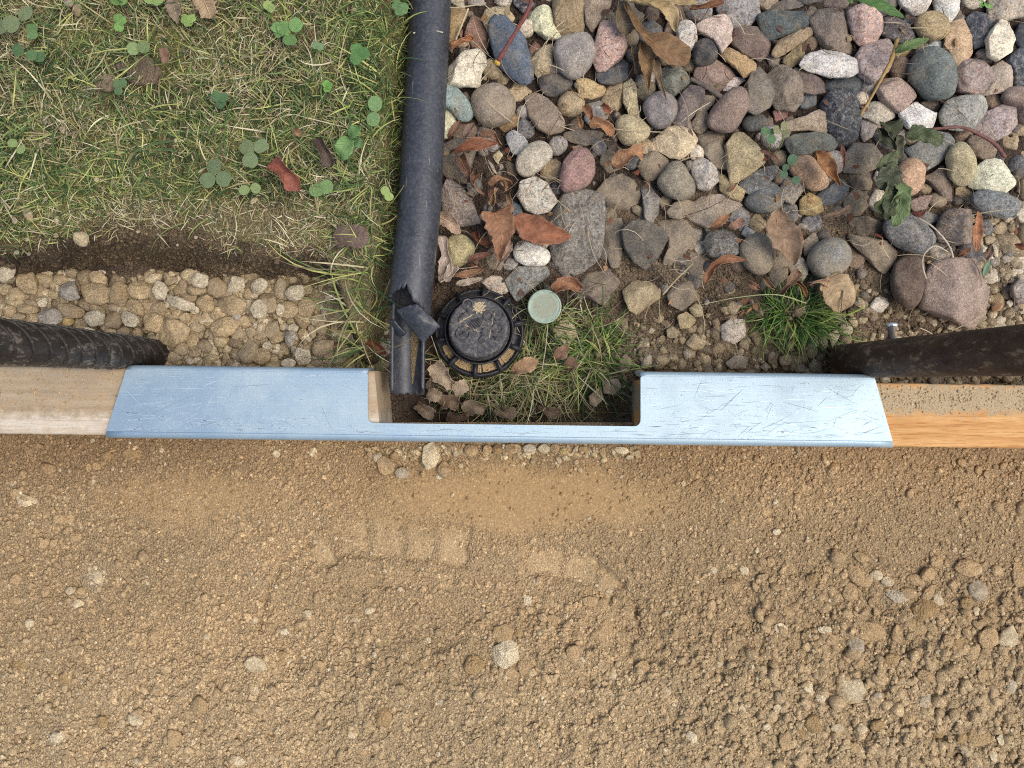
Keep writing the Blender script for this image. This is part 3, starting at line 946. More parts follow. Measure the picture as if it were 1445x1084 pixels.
# ------------------------------------------------------------------ broken plastic pipe
def plastic_material(name, base, dustc, dustamt, rough):
    t = NT(name)
    co = t.pos()
    n1 = t.noise(co, 70, 5, 0.65); n2 = t.noise(co, 420, 4, 0.75); n3 = t.noise(co, 1900, 2, 0.7)
    m = t.n('ShaderNodeMapping'); m.inputs['Scale'].default_value = (420, 30, 200); m.inputs['Rotation'].default_value = (0, 0, 0.5); t.l(co, m.inputs['Vector'])
    scr = t.ramp(t.noise(m.outputs[0], 1.0, 3, 0.6), [(0.66, 0.0), (0.70, 0.5)])
    c = t.mix(t.ramp(n1, [(0.35, 0), (0.65, 1)]), hexlin(base), tuple(x * 1.5 for x in hexlin(base)))
    c = t.mix(t.math('MULTIPLY', t.ramp(n2, [(0.45, 0), (0.7, 1)]), dustamt), c, hexlin(dustc))
    c = t.mix(t.ramp(n3, [(0.66, 0.0), (0.74, 0.7 * min(1, dustamt * 2))]), c, hexlin(dustc))
    c = t.mix(scr, c, hexlin(dustc))
    h = t.math('ADD', n2, t.math('MULTIPLY', n3, 0.4))
    t.b.inputs['Specular IOR Level'].default_value = 0.5
    return t.out(c, t.ramp(n1, [(0.3, rough), (0.7, rough + 0.15)]), t.bump(h, 0.0004, 0.7))
MAT_PIPE = plastic_material('grey_black_plastic', '2c2e33', '85827e', 0.20, 0.34)
MAT_CAP = plastic_material('dusty_black_plastic', '2b2b2e', '8a8377', 0.55, 0.55)
MAT_BLACK = plastic_material('black_plastic', '17181c', '5f594f', 0.18, 0.42)

PIPE_R = 0.0138
PAX = [(624, -300, .010), (617, -160, .014), (608, 0, .024), (599.5, 150, .033), (591.5, 300, .042), (580, 410, .046), (576, 470, .042), (575, 560, .036)]
_pp = catmull([P(*p) for p in PAX], 300)
_py = catmull([(p[1], 0) for p in PAX], 300)[:, 0]
def pipe_at(py):
    return np.stack([np.interp(py, _py, _pp[:, i]) for i in range(3)], -1)
pipe_loc = Vector(P(580, 410, 0.03))
pipe = thing('plastic_pipe', pipe_loc, 'dusty dark grey plastic pipe with a torn open end, lying between grass and stones', 'pipe')

def pipe_patch(name, alphas, py0, py1f, r, n=60, thick=0.0022, mat=None, ease=1.0, parent=None):
    rows = []
    for a in alphas:
        p1 = py1f(math.degrees(a))
        ys = py0 + (p1 - py0) * np.linspace(0, 1, n) ** ease
        c = pipe_at(ys)
        rows.append(c + np.stack([r * math.cos(a) * np.ones(n), np.zeros(n), r * math.sin(a) * np.ones(n)], -1))
    V = np.array(rows).reshape(-1, 3) - np.array(pipe_loc)
    F = grid_faces(len(alphas), n)
    me = make_mesh(name, V, [F], mat or MAT_PIPE)
    bmx = bmesh.new(); bmx.from_mesh(me)
    bmesh.ops.remove_doubles(bmx, verts=bmx.verts, dist=1e-6)
    bmesh.ops.recalc_face_normals(bmx, faces=bmx.faces)
    bmx.to_mesh(me); bmx.free()
    o = obj(name, me, parent or pipe)
    add_mod(o, 'SOLIDIFY', thickness=thick, offset=-1)
    return o

def tube_end(deg):
    d = deg % 360
    pts = [(0, 452), (25, 446), (50, 436), (66, 431), (78, 426), (86, 414), (95, 407), (110, 409), (135, 414), (160, 420), (180, 425), (210, 432), (270, 440), (330, 448), (360, 452)]
    return float(np.interp(d, [p[0] for p in pts], [p[1] for p in pts])) + 2.2 * math.sin(d * 1.7) + 1.6 * math.sin(d * 0.9 + 1)
pipe_patch('tube', np.radians(np.linspace(0, 360, 73)), -300, tube_end, PIPE_R, 90, ease=0.9)
def trough_end(deg):
    return 556 + 1.5 * math.sin(deg * 0.21) - (8 if deg > 345 else 0) - (3 if deg < 190 else 0)
trough = pipe_patch('half_channel', np.radians(np.linspace(168, 372, 42)), 428, trough_end, PIPE_R - 0.0026, 50, thick=0.0022)

def patch(name, corners, bulge, n, mat, parent, origin, thick, noise=0.0, seed=1):
    """a curled sheet between four 3D corners"""
    c = [np.array(x) for x in corners]
    u = np.linspace(0, 1, n)
    V = []
    for a in u:
        for b in u:
            p = (c[0] * (1 - a) + c[1] * a) * (1 - b) + (c[3] * (1 - a) + c[2] * a) * b
            p = p + np.array([0, 0, bulge * math.sin(math.pi * a) * math.sin(math.pi * b)])
            V.append(p)
    V = np.array(V)
    if noise:
        V[:, 2] += noise * fbm(V[:, 0] * 1e4, V[:, 1] * 1e4, 70, 3, seed)
        e = (np.arange(n * n) % n == n - 1)
        V[e, 0] += 0.5 * noise * (rng.random(e.sum()) - .5); V[e, 1] += 1.4 * noise * (rng.random(e.sum()) - .5)
    me = make_mesh(name, V - np.array(origin), [grid_faces(n, n)], mat)
    o = obj(name, me, parent)
    add_mod(o, 'SOLIDIFY', thickness=thick, offset=0)
    return o
patch('torn_flap', [P(560, 437, .056), P(588, 429, .062), P(621, 460, .058), P(597, 483, .054)], 0.0045, 22, MAT_PIPE, pipe, pipe_loc, 0.0022, 0.0012, 151)
# frayed piece of wall at the upper left of the open channel
patch('torn_edge', [P(549, 452, .046), P(556, 452, .050), P(573, 470, .046), P(566, 476, .040)], 0.001, 12, MAT_PIPE, pipe, pipe_loc, 0.0016, 0.001, 152)

def trough_sand():
    n1, n2 = 30, 8
    V = []; C = []
    for i in range(n1):
        t = i / (n1 - 1)
        py = 462 + (542 - 462) * t
        c = pipe_at(np.array([py]))[0]
        wl, wr = (-0.0005 + 0.0015 * t, 0.0085 - 0.0058 * t)
        for j in range(n2):
            s = j / (n2 - 1); x = wl + (wr - wl) * s
            r = PIPE_R - 0.0048
            z = -math.sqrt(max(r * r - x * x, 1e-9)) + 0.0014 * math.sin(math.pi * s) - 0.0006
            V.append((c[0] + x, c[1], c[2] + z))
    V = np.array(V) - np.array(pipe_loc)
    me = make_mesh('sand', V, [grid_faces(n1, n2)[:, ::-1]], MAT_SAND, np.tile(hexlin('9f875f'), (len(V), 1)))
    obj('sand', me, pipe, kind='stuff')
trough_sand()

# ------------------------------------------------------------------ round inspection cap
cap_loc = Vector(P(677, 471, 0.010))
cover = thing('inspection_cover', cap_loc, 'black round plastic cover with raised symbols and a ribbed base ring beside the torn pipe', 'cover')
cover.rotation_euler = (-0.10, 0.01, 0)
V, F = lathe_arrays([(0.020, 0.000), (0.0302, -0.006), (0.0306, 0.004), (0.0298, 0.0062), (0.0286, 0.0060), (0.0276, 0.0035), (0.0215, 0.0040), (0.0205, 0.012)], 64)
obj('base_ring', make_mesh('base_ring', V, F, MAT_BLACK), cover)
def box_mesh(name, sx, sy, sz, bev, mat):
    b = bmesh.new(); bmesh.ops.create_cube(b, size=1.0)
    for v in b.verts: v.co = (v.co.x * sx, v.co.y * sy, v.co.z * sz)
    bmesh.ops.bevel(b, geom=list(b.edges), offset=bev, segments=2, affect='EDGES')
    me = bpy.data.meshes.new(name); b.to_mesh(me); b.free(); me.materials.append(mat)
    for p in me.polygons: p.use_smooth = True
    return me
RIBM = box_mesh('rib', 0.0110, 0.0032, 0.0090, 0.0007, MAT_BLACK)
for i in range(10):
    a = math.radians(36 * i + 12)
    o = obj('rib', RIBM, cover, (0.0258 * math.cos(a), 0.0258 * math.sin(a), 0.0052)); o.rotation_euler = (0, 0, a)
V, F = lathe_arrays([(0.0202, 0.006), (0.0222, 0.010), (0.0232, 0.0130), (0.0234, 0.0150), (0.0228, 0.0158), (0.0221, 0.0152), (0.0212, 0.0115), (0.0198, 0.0095)], 64)
obj('collar', make_mesh('collar', V, F, MAT_BLACK), cover)
V, F = lathe_arrays([(0.0205, 0.008), (0.0207, 0.0150), (0.0203, 0.0158), (0.0200, 0.0172), (0.0199, 0.0235), (0.0193, 0.0250), (0.0178, 0.0256), (0.0165, 0.0252), (0.0100, 0.0252), (0.0, 0.0252)], 72)
cap = obj('cap', make_mesh('cap', V, F, MAT_CAP), cover)
ZC = 0.0252
def cap_uv(zx, zy):            # zoom coordinates of the symbols -> cap plane, metres
    return ((zx - 515) / 6.02 * 0.000452, -(zy - 400) / 6.02 * 0.000452)
def ring(rad, w=0.0006, hgt=0.0010):
    V, F = lathe_arrays([(rad - w, 0), (rad - w * .8, hgt), (rad + w * .8, hgt), (rad + w, 0)], 28)
    return V, F
def mark(V, F, zx, zy, rot=0):
    x, y = cap_uv(zx, zy)
    o = obj('raised_mark', make_mesh('raised_mark', V, F, MAT_CAP), cap, (x, y, ZC)); o.rotation_euler = (0, 0, rot)
    return o
def slab(pts, hgt=0.0009):
    pts = np.array(pts); m = len(pts)
    V = np.vstack([np.c_[pts, np.full(m, -0.0003)], np.c_[pts * 0.95, np.full(m, hgt)]])
    F = [grid_faces(2, m, True), (np.arange(m) + m).reshape(1, m)]
    return V, F
def arrow_slab(L):
    return slab([(-0.5 * L, -0.14 * L), (0.05 * L, -0.14 * L), (0.05 * L, -0.4 * L), (0.55 * L, 0), (0.05 * L, 0.4 * L), (0.05 * L, 0.14 * L), (-0.5 * L, 0.14 * L)])
def rect_slab(a, b): return slab([(-a, -b), (a, -b), (a, b), (-a, b)])
for zx, zy, r in ((380, 458, 58), (420, 197, 44), (600, 300, 40), (690, 292, 46), (682, 412, 44), (550, 516, 26)):
    mark(*ring(r / 6.02 * 0.000452), zx, zy)
mark(*arrow_slab(0.0050), 380, 458, 0.5)
mark(*arrow_slab(0.0040), 665, 495, -0.6)
mark(*arrow_slab(0.0030), 420, 197, 0.9)
for zx, zy, a, b, r in ((370, 300, .0020, .0005, .5), (395, 275, .0020, .0005, .5), (345, 330, .0016, .0005, 2.0), (425, 265, .0016, .0005, 2.0),
                        (550, 452, .0011, .0008, 0), (550, 482, .0011, .0008, 0), (560, 420, .0009, .0007, 0)):
    mark(*rect_slab(a, b), zx, zy, r)
for i in range(8):
    mark(*rect_slab(0.00022, 0.0045 - 0.0004 * abs(i - 3)), 445 + i * 14, 375 - i * 2, -0.42)
# a drip of dry sand on the cap and in the ring's pockets
def flat_stuff(name, n, fn, col, size, parent, z0):
    BV, BF = ICO1
    pts = np.array([fn() for _ in range(n)])
    V = np.repeat(BV[None], n, 0) * (1 + 0.2 * (rng.random((n, len(BV), 1)) * 2 - 1)) * (size * rng.uniform(0.6, 1.4, (n, 1, 1)))
    V[..., 2] *= 0.6
    V = V + np.concatenate([pts, np.full((n, 1), z0)], 1)[:, None, :]
    C = np.repeat((np.array(hexlin(col)) * rng.uniform(0.8, 1.2, (n, 1)))[:, None, :], len(BV), 1).reshape(-1, 3)
    me = make_mesh(name, V.reshape(-1, 3), [(BF[None] + (np.arange(n) * len(BV))[:, None, None]).reshape(-1, 3)], MAT_SPECK, C)
    return obj(name, me, parent, kind='stuff')
def drip():
    r = random.random()
    if r < 0.72:
        a = random.uniform(0, 6.283); q = 0.0040 * math.sqrt(random.random()) * (1 + 0.25 * math.sin(a * 9))
        x, y = cap_uv(520, 220); return (x + q * math.cos(a), y + q * math.sin(a))
    if r < 0.82:
        t = random.random(); return tuple(np.array(cap_uv(660, 235)) * (1 - t) + np.array(cap_uv(608, 490)) * t + np.array([random.gauss(0, .00018), random.gauss(0, .00018)]))
    if r < 0.91:
        t = random.random(); return tuple(np.array(cap_uv(345, 355)) * (1 - t) + np.array(cap_uv(470, 285)) * t + np.array([random.gauss(0, .00025), random.gauss(0, .00025)]))
    t = random.random(); return tuple(np.array(cap_uv(395, 380)) * (1 - t) + np.array(cap_uv(520, 440)) * t + np.array([random.gauss(0, .0004), random.gauss(0, .0004)]))
flat_stuff('sand', 1150, drip, 'b8a684', 0.00022, cap, ZC + 0.0001)
def pocket():
    a = math.radians(random.choice([random.uniform(200, 235), random.uniform(236, 272), random.uniform(275, 308), random.uniform(310, 338)])); q = random.uniform(0.0214, 0.0272)
    return (q * math.cos(a), q * math.sin(a))
flat_stuff('sand', 2600, pocket, 'a48d68', 0.00042, cover, 0.0040)

# ------------------------------------------------------------------ little green disc
def verdigris():
    t = NT('faded_green')
    co = t.obco()
    n1 = t.noise(co, 160, 5, 0.7); n2 = t.noise(co, 900, 3, 0.7)
    c = t.mix(t.ramp(n1, [(0.4, 0), (0.6, 1)]), hexlin('8b9b88'), hexlin('a0ad9a'))
    d = t.n('ShaderNodeVectorMath'); d.operation = 'LENGTH'; t.l(co, d.inputs[0])
    inner = t.ramp(t.math('MULTIPLY', d.outputs['Value'], 100), [(0.75, 1.0), (0.95, 0.0)])
    c = t.mix(t.math('MULTIPLY', inner, t.ramp(t.math('ADD', t.math('MULTIPLY', n1, .6), t.math('MULTIPLY', n2, .45)), [(0.36, 0), (0.6, 0.9)])), c, hexlin('8b8872'))
    return t.out(c, 0.75, t.bump(t.math('ADD', n1, n2), 0.0005, 0.8))
MAT_VERD = verdigris()
disc_loc = Vector(P(768.5, 433, 0.026))
disc = thing('round_plug', disc_loc, 'small faded green round plug lying in the grass beside the black cover', 'plug')
disc.rotation_euler = (0.16, -0.05, 0.3)
V, F = lathe_arrays([(0.0, -0.004), (0.0104, -0.004), (0.0106, -0.0005), (0.0100, -0.0002), (0.0096, -0.0004), (0.0060, -0.0002), (0.0, 0.0)], 48)
obj('face', make_mesh('face', V, F, MAT_VERD), disc)
V, F = lathe_arrays([(0.0100, -0.0006), (0.0102, 0.0001), (0.0106, 0.0003), (0.0113, 0.0000), (0.0114, -0.004), (0.0106, -0.0045)], 48)
obj('rim', make_mesh('rim', V, F, MAT_VERD), disc)

# ------------------------------------------------------------------ stones
TILES = {'T2': (350, 0, 3.6125), 'T3': (700, 0, 3.6125), 'T4': (1045, 0, 3.6125),
         'M1': (0, 280, 3.6125), 'M2': (350, 280, 3.6125), 'M3': (700, 280, 3.6125), 'M4': (1045, 280, 3.6125),
         'Z1': (620, 0, 7.225), 'Z7': (620, 170, 4.335),
         'S1': (0, 500, 3.6125), 'S2': (350, 500, 3.6125), 'S3': (700, 500, 3.6125), 'S4': (1045, 500, 3.6125),
         'B1': (0, 784, 3.6125), 'B2': (350, 784, 3.6125), 'B3': (700, 784, 3.6125), 'B4': (1045, 784, 3.6125)}

def radial(poly, nth, sm):
    """radius of a polygon outline round its centroid"""
    poly = np.asarray(poly, float)
    x, y = poly[:, 0], poly[:, 1]; x1, y1 = np.roll(x, -1), np.roll(y, -1)
    cr = x * y1 - x1 * y; A = cr.sum() / 2
    c = np.array([((x + x1) * cr).sum(), ((y + y1) * cr).sum()]) / (6 * A)
    th = np.linspace(0, 2 * np.pi, nth, endpoint=False)
    R = np.zeros(nth)
    for i, a in enumerate(th):
        d = np.array([math.cos(a), math.sin(a)]); best = 0
        for q in range(len(poly)):
            p0 = poly[q] - c; p1 = poly[(q + 1) % len(poly)] - c; e = p1 - p0
            den = d[0] * e[1] - d[1] * e[0]
            if abs(den) < 1e-12: continue
            t = (p0[0] * e[1] - p0[1] * e[0]) / den; s = (p0[0] * d[1] - p0[1] * d[0]) / den
            if t > 0 and -1e-9 <= s <= 1 + 1e-9: best = max(best, t)
        R[i] = best
    k = np.exp(-0.5 * (np.arange(-8, 9) / max(sm, 0.05)) ** 2); k /= k.sum()
    Rp = np.concatenate([R[-8:], R, R[:8]])
    Rs = np.convolve(Rp, k, 'valid')
    return c, Rs * (R.mean() / Rs.mean()), abs(A)

def stone_mesh(name, R, hz, kind, mat, nth, nph, seed):
    r = np.random.default_rng(seed)
    th = np.linspace(0, 2 * np.pi, nth, endpoint=False)
    ph = np.linspace(-np.pi / 2, np.pi / 2, nph)
    T, Ph = np.meshgrid(th, ph)
    ex = {'R': 0.92, 'S': 0.80, 'A': 0.72}[kind]
    c = np.cos(Ph).clip(0) ** ex; s = np.sign(Ph) * np.abs(np.sin(Ph)) ** (ex + 0.05)
    Rm = R.mean()
    # upper part keeps the shape of the outline, corners soften towards the summit
    Rr = R[None, :] * (0.72 + 0.28 * np.cos(Ph)) + Rm * (0.28 - 0.28 * np.cos(Ph))
    n = np.stack([np.cos(T) * c * Rr / Rm, np.sin(T) * c * Rr / Rm, s], -1)      # normalised space
    ncut = {'R': 2, 'S': 7, 'A': 10}[kind]
    for i in range(ncut):
        a = r.uniform(0, 2 * np.pi); tilt = math.radians(r.uniform(10, 62))
        d = np.array([math.sin(tilt) * math.cos(a), math.sin(tilt) * math.sin(a), math.cos(tilt)])
        lim = r.uniform(0.50, 0.80) if kind != 'R' else r.uniform(0.74, 0.93)
        ext = np.max((n * d).sum(-1))
        over = np.maximum(0, (n * d).sum(-1) - lim * ext)
        n = n - d * (over * (0.94 if kind == 'A' else 0.85))[..., None]
    # low lumps and fine unevenness
    amp = {'R': 0.028, 'S': 0.055, 'A': 0.05}[kind]
    disp = 0
    for f, w in ((1.7, 1.0), (3.1, 0.7), (5.7, 0.5), (10.5, 0.34), (19, 0.2)):
        for _ in range(2):
            k = r.normal(size=3); k = k / np.linalg.norm(k) * f * 1.4
            disp = disp + w * np.sin((n * k).sum(-1) + r.uniform(0, 6.28))
    nl = np.linalg.norm(n, axis=-1, keepdims=True) + 1e-9
    n = n + n / nl * (amp * disp / 1.9)[..., None]
    # keep the traced outline whatever the facets took away
    rad = np.hypot(n[..., 0], n[..., 1]).max(0) * Rm
    k = np.clip(R / np.maximum(rad, 1e-9), 0.9, 1.6)
    n = n * np.stack([np.broadcast_to(k, n.shape[:2]), np.broadcast_to(k, n.shape[:2]), np.ones(n.shape[:2])], -1)
    V = n * np.array([Rm, Rm, hz])
    F = grid_faces(nph, nth, True)
    me = make_mesh(name, V.reshape(-1, 3), [F], mat)
    bmx = bmesh.new(); bmx.from_mesh(me)
    bmesh.ops.remove_doubles(bmx, verts=bmx.verts, dist=Rm * 1e-3)
    bmx.to_mesh(me); bmx.free()
    for p in me.polygons: p.use_smooth = True
    return me

_seed = [100]
LANDMARKS = []     # (px, py, phrase) of things distinctive enough to name
def add_stone(name, poly_px, zmid, kind, mat, color, label, cat, group, hfac=0.42, nth=None):
    _seed[0] += 1
    poly_w = [P(x, y, zmid)[:2] for x, y in poly_px]
    pp = np.array(poly_px, float)
    size = max(np.ptp(pp[:, 0]), np.ptp(pp[:, 1]))
    if nth is None: nth = 56 if size > 45 else (40 if size > 22 else 26)
    nph = max(12, nth // 2 - 2)
    c, R, A = radial(poly_w, nth, {'R': 1.7, 'S': 0.75, 'A': 0.3}[kind])
    R = R * (1.085 if len(poly_px) != 10 else 1.03)
    minor = A / (math.pi * 0.5 * max(np.ptp([p[0] for p in poly_w]), np.ptp([p[1] for p in poly_w])))
    hz = hfac * 2 * minor
    me = stone_mesh(name, R, hz, kind, mat, nth, nph, _seed[0])
    o = obj(name, me, None, (c[0], c[1], zmid), label, cat, group)
    lin = np.array(hexlin(color)) * np.random.default_rng(_seed[0]).uniform(0.95, 1.07)
    gy = lin.mean()
    if cat != 'stone': o.color = (*np.clip(lin * (1.08 if cat == 'clod' else 1.12), 0, 0.9), 1); return o
    o.color = (*np.clip((lin * 0.76 + gy * np.array([1.03, 1.0, 0.95]) * 0.24) ** 1.22 * 1.86, 0, 0.9), 1)
    o.rotation_euler = (0, 0, 0)
    return o

